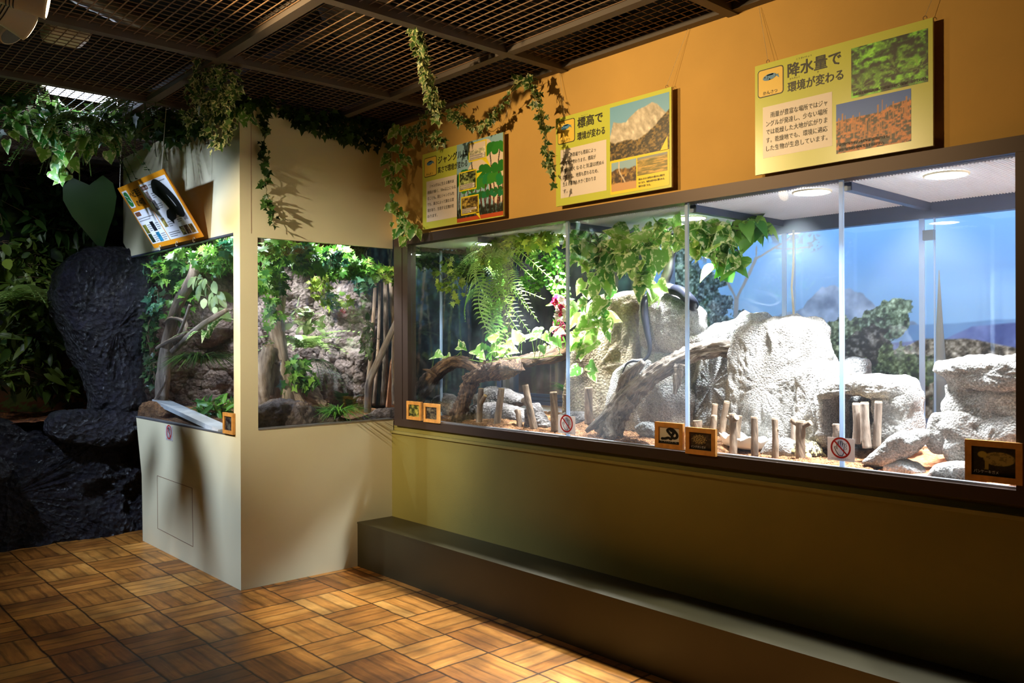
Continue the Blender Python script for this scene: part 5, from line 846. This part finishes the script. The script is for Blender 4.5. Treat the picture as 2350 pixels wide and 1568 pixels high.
vine('narrow leafy strand hanging beside the rear metal post', [PYY([(1150,640,3.6),(1145,720,3.6),(1138,800,3.6),(1120,830,3.6)]), PYY([(1140,680,3.6),(1128,760,3.6),(1112,800,3.58)])], 'oval', 70, .055, .045, 'pothos_plain', name='leafy_strand'); vine('thin dry small-leaved strand hanging in front of the rear metal post', [PYY([(1165,680,3.7),(1168,740,3.7),(1166,810,3.7),(1176,850,3.7)])], 'round', 60, .022, .03, 'ivy_yellow', name='dry_strand')
mass('small-leaved green creeper hanging behind the first glass joint', [B_(1245,585,3.8,(.10,.1,.12)), B_(1278,630,3.8,(.08,.08,.16)), B_(1222,645,3.8,(.10,.08,.07)), B_(1290,680,3.8,(.05,.06,.12))], 'round', 1100, .026, 'creeper', name='creeping_fig')
t = mass('red-flowered plant with red stems at the right end of the log', [B_(1288,700,3.7,(.06,.05,.07)), B_(1283,760,3.7,(.06,.05,.10))], 'lance', 60, .05, 'pothos_plain', stem='stem_red', stems=30, name='flowering_plant')
rng = np.random.default_rng(4)
for nm, mt, cn, lst in (('red_flower', 'flower', 11, [(1277,686),(1272,692),(1290,706),(1288,718),(1270,780)]), ('pale_flower', 'palepetal', 11, [(1288,684),(1294,692),(1283,712),(1297,715),(1300,730),(1280,725)])):
    for px, py in lst: P_ = np.repeat(onY(px, py, 3.64)[None], cn, 0); leaves(nm, 'round', P_, rng.normal(0, 1, (cn, 3)), rng.normal(0, 1, (cn, 3)) + FRONT, .03, M[mt], t, rng)
def leafset(label, lst, mat, name, y, ybase=None, kind='heart', stem='stem_green', cat='plant', runner=None):
    # lst: (px, py of leaf centre, length in photo px, turn in degrees, stalk foot px, py)
    SD[0] += 1; rng = np.random.default_rng(SD[0] + 50); t = thing(name, label, cat, onY(lst[0][4], lst[0][5], y)); mb = MB()
    for (px, py, L, ang, fx, fy) in lst:
        yy = y + rng.uniform(-.05, .05); c = onY(px, py, yy); L2 = L*mpp(c)*1.08; a = math.radians(ang); d = np.array([math.cos(a), -.25, math.sin(a)]); p0 = c - unit(d)*L2*.5
        leaves('leaf', kind, [p0], [d], [np.array([rng.normal(0, .3), -.75, .75])], [L2], M[mat], t, rng); f = onY(fx, fy, y); mb.tube(spline([f, f*.4 + p0*.6 + np.array([0, 0, -.01]), p0], 10), .0022, 5)
    if runner: mb.tube(spline([onY(px, py, y) for px, py in runner], 40), .003, 5)
    mb.build('stalks', M[stem], t, True); return t
leafset('young pothos plants with upright heart leaves along the dark log', [(1003,815,32,8,990,850),(1028,828,26,-55,1026,842),(1052,797,24,175,1042,822),(1062,796,22,-20,1058,820),(1056,788,16,110,1058,820),(1098,806,32,-12,1082,830),(1105,818,20,-20,1100,832),(1128,775,26,160,1140,810),(1138,802,28,12,1122,832),(1150,803,24,170,1150,825),(1140,780,20,65,1136,818),(1168,790,30,-6,1165,815),(1150,815,24,5,1140,832),(1185,770,32,120,1184,815),(1203,778,28,30,1196,812),(1178,806,26,8,1175,820),(1228,766,34,-5,1226,812),(1232,760,26,175,1234,808),(1252,774,22,-40,1236,825),(1222,776,24,190,1226,822),(1246,802,20,-60,1248,822),(1268,756,28,35,1262,800),(1285,763,26,10,1285,812),(1275,782,34,-30,1288,815)], 'pothos', 'pothos_plant', 3.52, runner=[(990,850),(1030,832),(1045,822),(1080,826),(1120,832),(1180,822),(1230,822),(1290,815)])
vine('long pothos strands with big pale leaves hanging right of the first glass joint', [PYY([(1335,560,3.6),(1340,650,3.6),(1345,740,3.6),(1335,800,3.6)]), PYY([(1370,590,3.6),(1362,680,3.62),(1372,760,3.62)]), PYY([(1395,600,3.62),(1390,680,3.62),(1350,840,3.6)])], 'heart', 60, .085, .06, 'pothos', 'stem_brown', name='pothos_strand', petiole=1)
mass('olive big-leaved pothos clump under the lid right of the first glass joint', [B_(1345,555,3.55,(.12,.1,.07)), B_(1400,590,3.6,(.12,.1,.09))], 'heart', 60, .1, 'pothos', down=.9, name='pothos_clump')
mass('large bright variegated pothos under the lamp in the middle of the terrarium', [B_(1450,560,3.55,(.13,.1,.09)), B_(1520,545,3.5,(.13,.1,.09)), B_(1600,545,3.52,(.14,.1,.08)), B_(1470,610,3.5,(.08,.08,.09)), B_(1650,560,3.56,(.13,.1,.09))], 'heart', 135, .09, 'pothos', down=.25, jit=.8, name='pothos_clump', stems=30, stem='stem_green')
mass('dark green pothos end reaching toward the sky mural, right of the lamp', [B_(1700,520,3.7,(.10,.08,.04)), B_(1735,520,3.8,(.08,.08,.035)), B_(1668,590,3.7,(.10,.08,.08))], 'heart', 80, .08, 'pothos_plain', down=.8, name='pothos_clump'); vine('drooping pothos shoot with round pale leaves above the snake rock', [PYY([(1490,600,3.52),(1478,630,3.52),(1492,655,3.5),(1505,668,3.5)])], 'heart', 12, .085, .05, 'pothos', name='pothos_shoot', petiole=1)
rosette('grassy green tuft behind the rear rail beside the brown rock slab', onY(1302, 905, 4.25), 'blade', 150, .15, 'grass', 'grass_tuft', 'grass', .9, .9, partname=None)
# ------------------------------------------------------------------ booth terrarium
ground('coconut_fibre', 'brown coconut fibre bedding on the booth terrarium floor', -7.3, XB - .045, YB + .04, 3.62, lambda X, Y: .93 + .05*sm(2.3, 3.0, Y) + .05*(fbm(np.stack([X*4, Y*4, X*0], -1), 4) - .5)*2 - .03*sm(-5.1, -4.9, X), 'soil', 'bedding', 200, 110, 5000, seed=4)
S = spline([(-5.72, 3.66, 0), (-6.3, 3.52, 0), (-6.9, 3.3, 0), (-7.25, 2.9, 0), (-7.3, 2.5, 0), (-7.1, 2.22, 0)], 150); Z = np.linspace(.88, 2.41, 110); V = np.array([[s[0], s[1], z] for z in Z for s in S]); T_, A_, B2 = frames(S); N = np.tile(np.c_[-T_[:, 1], T_[:, 0], np.zeros(150)], (110, 1)); V = V + N*((fbm(V*3, 5) - .5)*.45 + (np.abs(fbm(V*11, 4) - .5)*-.25 + .02))[:, None]
Vb = V - N*.06*0; F = grid_faces(150, 110); o = mk('rock_wall', V, [f[::-1] for f in F], M['booth_rock'], None, True); sd = o.modifiers.new('thickness', 'SOLIDIFY'); sd.thickness = .05; sd.offset = 1; tag(o, 'rough brown-grey rock wall at the back of the booth terrarium', 'rock wall')
rock('rock', 'broad grey rock lying along the bottom of the booth side window', PXp([(570,945),(600,932),(645,920),(700,930),(745,950),(790,962),(810,1000),(570,1010)], -5.05), .10, (1, 0, 0), 'booth_rock', .6, .2, .03, 8, 1, 60, group='booth rocks'); rock('rock', 'small dark rock low at the right of the booth side window', PXp([(830,975),(850,952),(900,940),(912,975),(840,990)], -5.02), .06, (1, 0, 0), 'booth_rock', .6, .1, .02, 10, 1, 61, group='booth rocks'); rock('rock', 'shadowed rock boulder in the middle of the booth terrarium', PXp([(690,900),(700,860),(740,838),(765,850),(775,930),(700,935)], -6.0), .15, (1, 0, 0), 'booth_rock', .6, .2, .04, 6, 1, 62, group='booth rocks')
rock('rock', 'pale grey rock bulge behind the branch in the booth front window', PY([(430,690),(470,665),(500,690),(505,760),(470,800),(430,770)], 2.95), .12, FRONT, 'booth_rock', .6, .2, .03, 7, 1, 63, group='booth rocks')
def PXX(L): return [onX(px, py, x) for px, py, x in L]
t = thing('tree_trunk', 'grey tree trunk with spreading roots at the left of the booth side window', 'tree', onX(640, 930, -5.6))
for nm, P_, R_, sd in (('trunk', [(612,520,-5.75),(622,620,-5.7),(628,720,-5.68),(640,820,-5.62),(655,930,-5.55)], [.05,.055,.06,.07,.08], 70), ('trunk', [(650,640,-5.8),(640,740,-5.72),(632,800,-5.65),(600,900,-5.6)], [.03,.035,.06,.08], 71), ('root', [(640,830,-5.6),(668,880,-5.55),(690,935,-5.5)], [.06,.05,.04], 72), ('root', [(655,860,-5.6),(700,905,-5.58),(745,930,-5.55)], [.04,.04,.03], 73), ('root', [(618,800,-5.6),(600,860,-5.5),(598,940,-5.45)], [.05,.06,.06], 74), ('root', [(690,880,-5.75),(720,905,-5.7),(735,935,-5.65)], [.05,.05,.04], 75)): branch(nm, None, PXX(P_), R_, 'trunk', 18, 5, .25, sd, parent=t, steps=44)
t = thing('tree_trunk', 'curved smooth brown trunk with a wound vine in the booth front window', 'tree', onY(372, 915, 2.33)); branch('trunk', None, PYY([(370,940,2.33),(374,860,2.33),(386,780,2.34),(408,700,2.36),(440,640,2.40),(450,590,2.44)]), [.05,.05,.048,.045,.04,.034], 'trunk', 22, 4, .14, 76, parent=t)
branch('side_branch', None, PYY([(396,806,2.34),(430,775,2.33),(470,742,2.33),(520,712,2.34)]), [.022,.024,.022,.015], 'trunk', 12, 4, .15, 77, parent=t); branch('side_branch', None, PYY([(400,790,2.31),(420,745,2.31),(436,700,2.32)]), [.014,.012,.010], 'trunk', 10, 4, .15, 78, parent=t); branch('vine_coil', None, PYY([(360,800,2.31),(385,785,2.285),(420,768,2.31),(425,740,2.36),(395,730,2.32),(378,740,2.31)]), [.014,.016,.016,.014,.013,.010], 'trunk', 10, 4, .1, 79, parent=t); branch('vine_coil', None, PYY([(352,925,2.29),(375,885,2.275),(380,862,2.29)]), [.012,.012,.008], 'trunk', 10, 4, .1, 80, parent=t)
tag(branch('branch', 'slanting grey branch at the right edge of the booth side window', PXX([(843,962,-5.28),(845,900,-5.25),(850,870,-5.2),(872,820,-5.15),(895,770,-5.1),(920,720,-5.05)]), [.025,.028,.026,.024,.022], 'trunk', 14, 4, .12, 81, cat='branch'), None)
for i, (a, b_, r) in enumerate((((862,640,-5.5),(840,930,-5.45),.016), ((885,640,-5.4),(880,930,-5.4),.02), ((897,640,-5.3),(905,930,-5.3),.018), ((872,650,-5.6),(858,930,-5.5),.012))): branch('slim_trunk', ('mossy slim trunk, leftmost beside the booth rear post', 'thickest of the slim trunks beside the booth rear post', 'slim trunk nearest the bronze corner post in the booth', 'thinnest of the slim trunks beside the booth rear post')[i], PXX([a, ((a[0] + b_[0])/2 + 3, (a[1] + b_[1])/2, a[2]), b_]), [r*.9, r, r*1.2], 'bark', 12, 4, .2, 85 + i, cat='trunk', group='slim trunks in the booth')
tag(MB().prism(PXX([(888,935,-5.35),(898,830,-5.35),(912,800,-5.35),(914,940,-5.35)]), (-.02, 0, 0)).build('cork_panel', plain('orange_cork', rgb(206, 140, 96), .9, noise=.15, nscale=30)), 'pale orange cork board glowing under the heat lamp at the booth corner', 'board')
for px, w_, mt in ((806, .03, 'steel'), (816, .016, 'edge'), (830, .07, 'white')): P_ = onY(px, 800, 3.64); struct(box(f'trim_{px}', (P_[0] - w_/2, 3.63, .9), (P_[0] + w_/2, 3.67, 2.4), M[mt]))
a = onY(366, 916, 2.33); b_ = onY(520, 985, 2.24); dr = unit(b_ - a); sd_ = unit(np.cross(dr, [0, 0, 1])); q = .055; pl = MB().prism([a - sd_*q, a + sd_*q, b_ + sd_*q, b_ - sd_*q], (0, 0, -.03)).build('plank', M['plank']); tag(pl, 'weathered white plank slanting across the booth front window sill', 'plank')
rock('bedding_mound', 'brown crumbly bedding clump left of the white plank', PY([(318,945),(335,925),(368,930),(385,950),(370,965),(325,968)], 2.27), .06, FRONT, 'soil', .7, .1, .02, 12, 1, 64, cat='bedding')
def X_(px, py, x, r): return (onX(px, py, x), r)
FX = (1, -.25, 0)
mass('bright green ivy canopy filling the top of the booth side window', [X_(640,580,-5.25,(.15,.14,.10)), X_(700,590,-5.3,(.16,.16,.10)), X_(770,600,-5.25,(.16,.16,.10)), X_(840,620,-5.2,(.14,.14,.08)), X_(620,640,-5.4,(.12,.12,.10))], 'maple', 760, .07, 'ivy_green', FX, name='ivy_canopy', stems=40)
mass('bluish ivy clump in the middle of the booth side window top', [X_(765,595,-5.08,(.05,.08,.07)), X_(835,655,-5.1,(.05,.07,.06)), X_(690,575,-5.1,(.05,.07,.05))], 'ivy', 120, .055, 'ivy_blue', FX, name='ivy_clump'); mass('yellow-green ivy hanging in front of the rock wall in the booth side window', [X_(735,660,-5.5,(.05,.09,.10)), X_(770,690,-5.5,(.05,.12,.06)), X_(890,630,-5.05,(.04,.08,.06))], 'maple', 150, .06, 'ivy_yellow', FX, name='ivy_clump')
vine('ivy strand over the tree trunk at the left of the booth side window', [PXX([(615,620,-5.3),(625,680,-5.3),(622,740,-5.28)]), PXX([(605,620,-5.25),(612,680,-5.25),(640,720,-5.25)])], 'maple', 70, .06, .05, 'ivy_green', face=FX, name='ivy_strand')
rosette('green fern in the centre of the booth side window', onX(700, 800, -5.7), 'fern', 22, .34, 'fern', 'fern', 'fern', .8, 1.0, partname=None); rosette('grey-green drooping fern below the centre fern in the booth', onX(715, 830, -5.65), 'fernhang', 14, .3, 'fern_dark', 'drooping_fern', 'fern', .2, 1.0, partname=None)
vine('dark ivy hanging below the ferns in the booth side window', [PXX([(672,830,-5.5),(664,870,-5.5),(660,900,-5.5)]), PXX([(690,830,-5.5),(712,870,-5.5),(725,895,-5.5)]), PXX([(680,820,-5.5),(690,860,-5.5),(700,880,-5.5)])], 'ivy', 80, .065, .05, 'ivy_green', face=FX, name='ivy_strand')
mass('pale broad-leaved twig in front of the rock wall in the booth', [X_(690,725,-5.7,(.08,.12,.08)), X_(720,740,-5.7,(.06,.1,.06))], 'oval', 40, .09, 'oval', FX, name='leafy_twig')
rosette('grassy tuft spilling over the front rock in the booth side window', onX(775, 958, -5.0), 'blade', 170, .24, 'grass', 'grass_tuft', 'grass', .5, 1.0, partname=None); rosette('dark split-leaf plant behind the grassy tuft in the booth', onX(800, 930, -5.1), 'monstera', 9, .17, 'ivy_dark', 'split_leaf_plant', 'plant', .9, .8)
mass('leafy brown twig beside the booth rear post', [X_(845,780,-5.3,(.04,.07,.14))], 'oval', 70, .06, 'jungle', FX, name='leafy_twig')
FY = (.35, -1, .1)
mass('bright green ivy canopy under the top rail of the booth front window', [B_(500,595,2.5,(.26,.16,.11)), B_(420,600,2.42,(.2,.12,.10)), B_(360,620,2.36,(.14,.08,.10)), B_(530,570,2.45,(.12,.12,.10))], 'maple', 520, .075, 'ivy_green', FY, name='ivy_canopy', stems=30); mass('bluish ivy at the left end of the booth front window', [B_(345,610,2.32,(.12,.06,.10)), B_(520,560,2.35,(.08,.06,.08)), B_(355,690,2.33,(.12,.06,.12))], 'ivy', 130, .06, 'ivy_blue', FY, name='ivy_clump')
vine('dense green ivy curtain in front of the curved trunk', [PYY([(410,590,2.42),(415,660,2.42),(425,730,2.42)]), PYY([(430,600,2.45),(410,680,2.42),(398,720,2.42)]), PYY([(395,600,2.4),(425,650,2.42),(440,690,2.42)])], 'maple', 190, .065, .09, 'ivy_green', face=FY, name='ivy_curtain')
vine('pale oval-leaved twig hanging right of the curved trunk', [PYY([(455,630,2.42),(475,650,2.42),(480,690,2.42),(478,715,2.42)]), PYY([(470,640,2.42),(500,690,2.42),(498,715,2.42)])], 'oval', 34, .11, .05, 'oval', 'stem_brown', face=FY, name='leafy_twig')
rosette('striped strap-leaved plant right of the curved trunk', onY(478, 778, 2.42), 'strap', 8, .40, 'spider', 'striped_plant', 'plant', az=[.9, .1, -.5, 2.6, 3.5, 4.6, 1.7, 5.4], sizes=[.36, .40, .34, .3, .3, .26, .3, .28], elev=[1.6, .7, .25, .9, .5, .3, 1.5, .3]); rosette('dark grassy tuft below the striped plant in the booth front window', onY(462, 835, 2.5), 'blade', 160, .36, 'fern_dark', 'grass_tuft', 'grass', .35, 1.0, partname=None)
mass('low green leafy plant behind the white plank', [B_(500,935,2.5,(.16,.12,.06)), B_(470,945,2.5,(.1,.08,.05))], 'lance', 150, .1, 'ivy_green', FY, down=-.3, name='leafy_plant'); mass('dark foliage against the rock left of the curved trunk', [B_(345,780,2.30,(.12,.06,.25)), B_(348,860,2.28,(.1,.05,.12))], 'ivy', 150, .06, 'ivy_dark', FY, name='ivy_clump')
# ------------------------------------------------------------------ hanging garlands in the hall
def drop(P, dz): return np.asarray(P) - np.array([0, 0, dz])
t = vine('bushy ivy bundle hanging from the ceiling grid above the booth front', [PYY([(488,96,1.82),(470,150,1.84),(448,200,1.85),(440,250,1.85),(435,285,1.85)]), PYY([(492,100,1.84),(500,170,1.86),(498,240,1.87),(485,300,1.88)]), PYY([(500,100,1.86),(516,170,1.87),(522,230,1.87),(510,300,1.86),(498,335,1.85)]), PYY([(485,110,1.8),(468,170,1.82),(470,250,1.83)])], 'ivy', 330, .05, .075, 'ivy', name='hanging_ivy_bundle')
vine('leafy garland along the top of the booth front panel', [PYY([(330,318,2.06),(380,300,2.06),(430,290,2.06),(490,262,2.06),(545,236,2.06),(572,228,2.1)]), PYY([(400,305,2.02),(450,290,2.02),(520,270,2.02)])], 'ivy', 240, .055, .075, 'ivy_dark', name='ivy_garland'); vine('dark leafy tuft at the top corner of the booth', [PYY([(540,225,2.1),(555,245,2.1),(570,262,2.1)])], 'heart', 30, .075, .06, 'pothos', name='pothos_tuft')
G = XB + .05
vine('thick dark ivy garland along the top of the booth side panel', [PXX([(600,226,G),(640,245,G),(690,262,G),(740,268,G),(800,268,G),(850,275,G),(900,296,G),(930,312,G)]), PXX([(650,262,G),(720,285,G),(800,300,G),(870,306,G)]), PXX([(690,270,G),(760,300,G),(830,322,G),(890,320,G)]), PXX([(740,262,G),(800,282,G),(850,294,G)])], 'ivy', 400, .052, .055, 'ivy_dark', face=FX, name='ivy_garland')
vine('long thin ivy strand hanging down the booth side panel', [PXX([(604,222,G),(607,300,G - .01),(605,370,G - .01),(609,430,G - .01),(618,480,G - .02),(634,528,G - .02)])], 'ivy', 95, .046, .03, 'ivy_dark', face=FX, name='ivy_strand')
vine('variegated ivy strand hanging in the corner beside the first sign', [PYY([(912,290,3.13),(900,340,3.13),(893,380,3.13),(898,430,3.13),(903,480,3.13),(920,520,3.13),(930,550,3.13)]), PYY([(930,300,3.15),(920,380,3.15),(910,430,3.15)]), PYY([(905,470,3.12),(940,510,3.16),(955,525,3.17)])], 'heart', 95, .055, .04, 'pothos', name='ivy_strand')
vine('pale variegated ivy strand hanging from the ceiling above the first sign', [PYY([(955,58,2.30),(962,110,2.45),(972,160,2.6),(988,215,2.78),(1000,265,2.9),(1008,330,3.02)]), PYY([(958,60,2.33),(972,130,2.5),(985,190,2.68),(998,250,2.86)])], 'ivy', 210, .042, .03, 'ivy', name='ivy_strand')
vine('looping ivy garland across the ochre wall between the first two signs', [PYY([(925,330,3.16),(962,286,3.16),(1010,252,3.15),(1040,262,3.15),(1080,290,3.15),(1120,278,3.14),(1150,240,3.13),(1190,190,3.12),(1215,182,3.12)]), PYY([(1060,240,3.16),(1045,270,3.15),(1070,292,3.15)]), PYY([(1212,180,3.12),(1232,235,3.12),(1248,290,3.12),(1252,345,3.12),(1270,410,3.12)]), PYY([(960,290,3.18),(985,320,3.18),(1000,330,3.18)]), PYY([(1225,200,3.12),(1240,260,3.12),(1255,320,3.12),(1262,380,3.12)])], 'ivy', 250, .042, .032, 'ivy', name='ivy_garland')
vine('trailing pothos hanging under the ceiling before the booth front', [[(-5.95,.62,2.93),(-5.93,.64,2.6),(-5.9,.66,2.3)], [(-5.72,.6,2.93),(-5.7,.64,2.55),(-5.74,.62,2.2),(-5.66,.6,1.95)], [(-5.5,.6,2.93),(-5.48,.62,2.6),(-5.52,.62,2.4)]], 'heart', 34, .13, .08, 'pothos', name='pothos_vine', petiole=1)
# left exhibit: ceiling foliage
LX = -5.85
vine('lit pothos vines drooping below the bright tube at the upper left', [PXX([(20,240,LX),(60,270,LX),(110,300,LX),(140,330,LX),(130,400,LX)]), PXX([(110,225,LX),(100,290,LX),(140,350,LX),(165,405,LX)]), PXX([(10,300,LX),(45,310,LX)]), PXX([(160,360,LX),(210,330,LX),(240,310,LX),(215,345,LX)]), PXX([(255,290,LX),(300,290,LX),(330,310,LX)])], 'heart', 84, .10, .09, 'pothos', name='pothos_vine', petiole=1)
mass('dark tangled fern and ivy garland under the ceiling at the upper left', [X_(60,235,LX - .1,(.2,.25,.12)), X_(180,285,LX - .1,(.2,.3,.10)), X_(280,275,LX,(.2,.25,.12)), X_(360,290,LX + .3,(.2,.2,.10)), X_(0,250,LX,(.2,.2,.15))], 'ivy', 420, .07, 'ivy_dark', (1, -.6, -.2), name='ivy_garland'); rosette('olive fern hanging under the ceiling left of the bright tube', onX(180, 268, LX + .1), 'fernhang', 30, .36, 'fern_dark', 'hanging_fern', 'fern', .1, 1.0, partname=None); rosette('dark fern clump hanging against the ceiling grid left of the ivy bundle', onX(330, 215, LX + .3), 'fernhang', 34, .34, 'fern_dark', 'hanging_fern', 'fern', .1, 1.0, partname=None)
t = tag(leaves('large_leaf', 'heart', [onX(205, 425, -6.9)], [(.05, .12, -1)], [(1, -.5, .25)], [.44], M['bigleaf'], None, np.random.default_rng(3)), 'single very large dull green leaf beside the orange snake sign', 'leaf')
# left exhibit: rock base, pillar, mural, jungle plants
XR = -6.98; EX = (1, 0, 0); GR = 'dark rocks at the left'
rock('boulder', 'large dark rock base rising from the parquet at the lower left', PXp([(-420,985),(-200,975),(-40,955),(60,985),(160,1000),(260,985),(318,962),(330,1060),(342,1180),(345,1262),(240,1262),(150,1268),(0,1275),(-420,1300)], XR - .12), .16, EX, 'black_rock', .35, .5, .08, 4, 1, 90, group=GR, rings=26, n=200, groove=.3)
rock('rock_ledge', 'dark rounded rock ledge at the foot of the rock pillar', PXp([(112,968),(135,948),(200,942),(270,940),(312,948),(320,972),(314,1004),(270,1020),(200,1022),(150,1014),(120,996)], XR + .10), .10, EX, 'black_rock', .65, .3, .04, 6, 1, 91, group=GR, groove=.2)
rock('rock_pillar', 'tall dark rock pillar beside the booth front window', PXp([(134,640),(150,606),(190,582),(240,572),(300,575),(330,600),(340,650),(332,760),(322,860),(318,945),(220,948),(214,900),(196,850),(178,800),(152,740),(134,690)], XR), .16, EX, 'black_rock', .5, .35, .06, 5, 1, 92, group=GR, rings=24, n=170, groove=.2)
rock('rock', 'dark sloping rock end at the left edge of the picture', PXp([(-150,1010),(-20,1040),(20,1070),(18,1095),(-60,1120),(-150,1130)], XR + .2), .10, EX, 'black_rock', .6, .3, .03, 6, 1, 93, group=GR)
def mural_left(u, v):
    n = fbm2(u*2.2, v*2, 12, 4, 5); n2 = fbm2(u*2, v*2, 3, 7, 3); img = lerp(C3(8, 14, 8), C3(92, 122, 40), (sm(.42, .68, n)*sm(.3, .6, n2))[..., None])
    for k in range(120):
        cx, cy = (k*.618) % 1, (k*.381 + .1*math.sin(k)) % 1; a = k*2.4; du, dv = (u - cx)*2.2, v - cy; p, q = du*math.cos(a) + dv*math.sin(a), -du*math.sin(a) + dv*math.cos(a); L = .05 + .05*((k*.7) % 1); m = sm(1, .8, (p/L)**2 + (q/(L*.32))**2); img = mixc(img, ((70, 110, 30), (120, 146, 60), (40, 80, 30), (150, 170, 96))[k % 4], m*.8)
    g = sm(.2, .1, v); return mixc(img, (110, 60, 20), g*(.3 + .7*(fbm2(u*3, v*3, 16, 2) > .5)))
tag(printed('jungle_mural', (-8.35, -.6, .8), (0, 4.2, 0), (0, 0, 2.1), 330, 170, mural_left, M['mural']), 'printed mural of leafy rainforest behind the dark rocks at the left', 'mural'); struct(box('wall_exhibit', (-8.42, -.6, 0), (-8.36, 3.6, 3.5), M['plenum']))
ground('leaf_litter', 'brown leaf litter bed behind the dark rock base at the left', -8.3, -6.98, -.5, 2.3, lambda X, Y: .9 + .05*(fbm(np.stack([X*5, Y*5, X*0], -1), 4) - .5)*2, 'litter', 'leaf litter', 70, 130, zb=.5)
mass('yellow-green jungle shrub left of the rock pillar', [X_(70,700,-7.8,(.1,.3,.2)), X_(40,790,-7.8,(.1,.3,.16)), X_(100,650,-7.9,(.1,.3,.1))], 'lance', 300, .17, 'jungle', (1, -.5, .3), name='jungle_shrub'); mass('dark jungle foliage at the left edge above the shrub', [X_(60,470,-7.9,(.1,.45,.3)), X_(170,500,-7.9,(.1,.3,.25)), X_(120,400,-7.9,(.1,.4,.15))], 'lance', 240, .17, 'ivy_dark', (1, -.5, .3), name='jungle_foliage'); mass('mid green jungle leaves at the left edge beside the pillar top', [X_(30,590,-8.0,(.08,.35,.16)), X_(110,590,-8.0,(.08,.25,.14))], 'oval', 200, .13, 'jungle', (1, -.5, .3), name='jungle_foliage'); mass('low dark green plants in front of the leaf litter at the left', [X_(60,860,-7.7,(.1,.35,.12)), X_(150,880,-7.7,(.1,.2,.08))], 'lance', 130, .15, 'jungle', (1, -.5, .3), name='jungle_shrub')
rosette('pale fern with arching fronds at the left edge', onX(45, 690, -7.6), 'fern', 12, .5, 'fern', 'fern', 'fern', .5, 1.0)
branch('fallen_log', 'mossy fallen log behind the low plants at the left', PXX([(30,880,-7.9),(90,840,-7.95),(160,822,-8.0)]), [.09, .09, .08], 'bark', 16, 5, .2, 95, cat='log')
# ------------------------------------------------------------------ lamps in the hall
def spot_fixture(label, lens, aim, r=.055, ln=.20, mat='white', lit=True):
    lens = np.asarray(lens, float); d = unit(np.asarray(aim, float) - lens); f = lens - d*.03; t = thing('spotlight', label, 'lamp', f - d*ln, 'track spotlights on the ceiling grid')
    MB().tube([f - d*ln, f - d*ln*.96, f - d*ln*.5, f - d*.01, f], [r*.75, r*.92, r, r*1.08, r*1.1], 24).build('housing', M[mat], t, True); T_, A, B = frames(np.array([f, f + d*.01])); an = np.arange(24)/24*2*math.pi
    mk('lens', f + d*.002 + (np.cos(an)[:, None]*A[0] + np.sin(an)[:, None]*B[0])*r*.98, [tuple(range(24))], M['warm_lens' if lit else 'black'], t)
    MB().tube([f - d*ln*.6, f - d*ln*.6 + np.array([0, 0, CEIL - .01 - (f - d*ln*.6)[2]])], .012, 8).build('bracket', M[mat], t, True)
    mb = MB()
    for k in range(3): c = f - d*(ln*.55 + .012*k); mb.tube([c, c + d*.004], [r*1.012, r*1.012], 24)
    mb.build('vent_slots', M['black'], t, True); return t
spot_fixture('white track spotlight with a glowing lens at the top left', SPOT_A, (-3.0, 3.28, 2.35)); spot_fixture('white track spotlight aimed at the rainfall sign', SPOT_B, (-1.95, 3.28, 2.5)); spot_fixture('added white spotlight out of view, aimed at the cream booth side', SPOT_C, (-4.9, 2.8, 1.45)); P1 = onZ(86, 74, 2.79); spot_fixture('white track spotlight under the glowing one in the top left corner', P1, P1 + np.array([-.12, .9, -.36])); lamp('warm_spot_e', 'SPOT', P1, P1 + np.array([-.2, .9, -.22]), 16, WARM, spot_size=math.radians(44), spot_blend=.9, shadow_soft_size=.035)
P2 = onZ(38, 92, 2.80); spot_fixture('unlit white track spotlight at the left picture edge', P2, P2 + np.array([.3, .3, -.5]), .05, .2, lit=False)
P3 = onZ(150, 78, 3.08); t = tag(box('ballast_box', P3 - np.array([.10, .10, .04]), P3 + np.array([.10, .10, .05]), M['white'], bevel=.03), 'rounded pale box above the ceiling grid at the top left', 'box')
t = thing('tube_lamp', 'bright white tube lamp above the ceiling grid at the upper left', 'lamp', (TUBE[0], TUBE[1], TUBE[2])); MB().tube([(TUBE[0], TUBE[1] - .21, TUBE[2] + .05), (TUBE[0], TUBE[1] + .21, TUBE[2] + .05)], .028, 12).build('tube', M['tube'], t, True); MB().box((TUBE[0] - .05, TUBE[1] - .24, TUBE[2] + .07), (TUBE[0] + .05, TUBE[1] + .24, TUBE[2] + .11)).build('batten', M['white'], t)
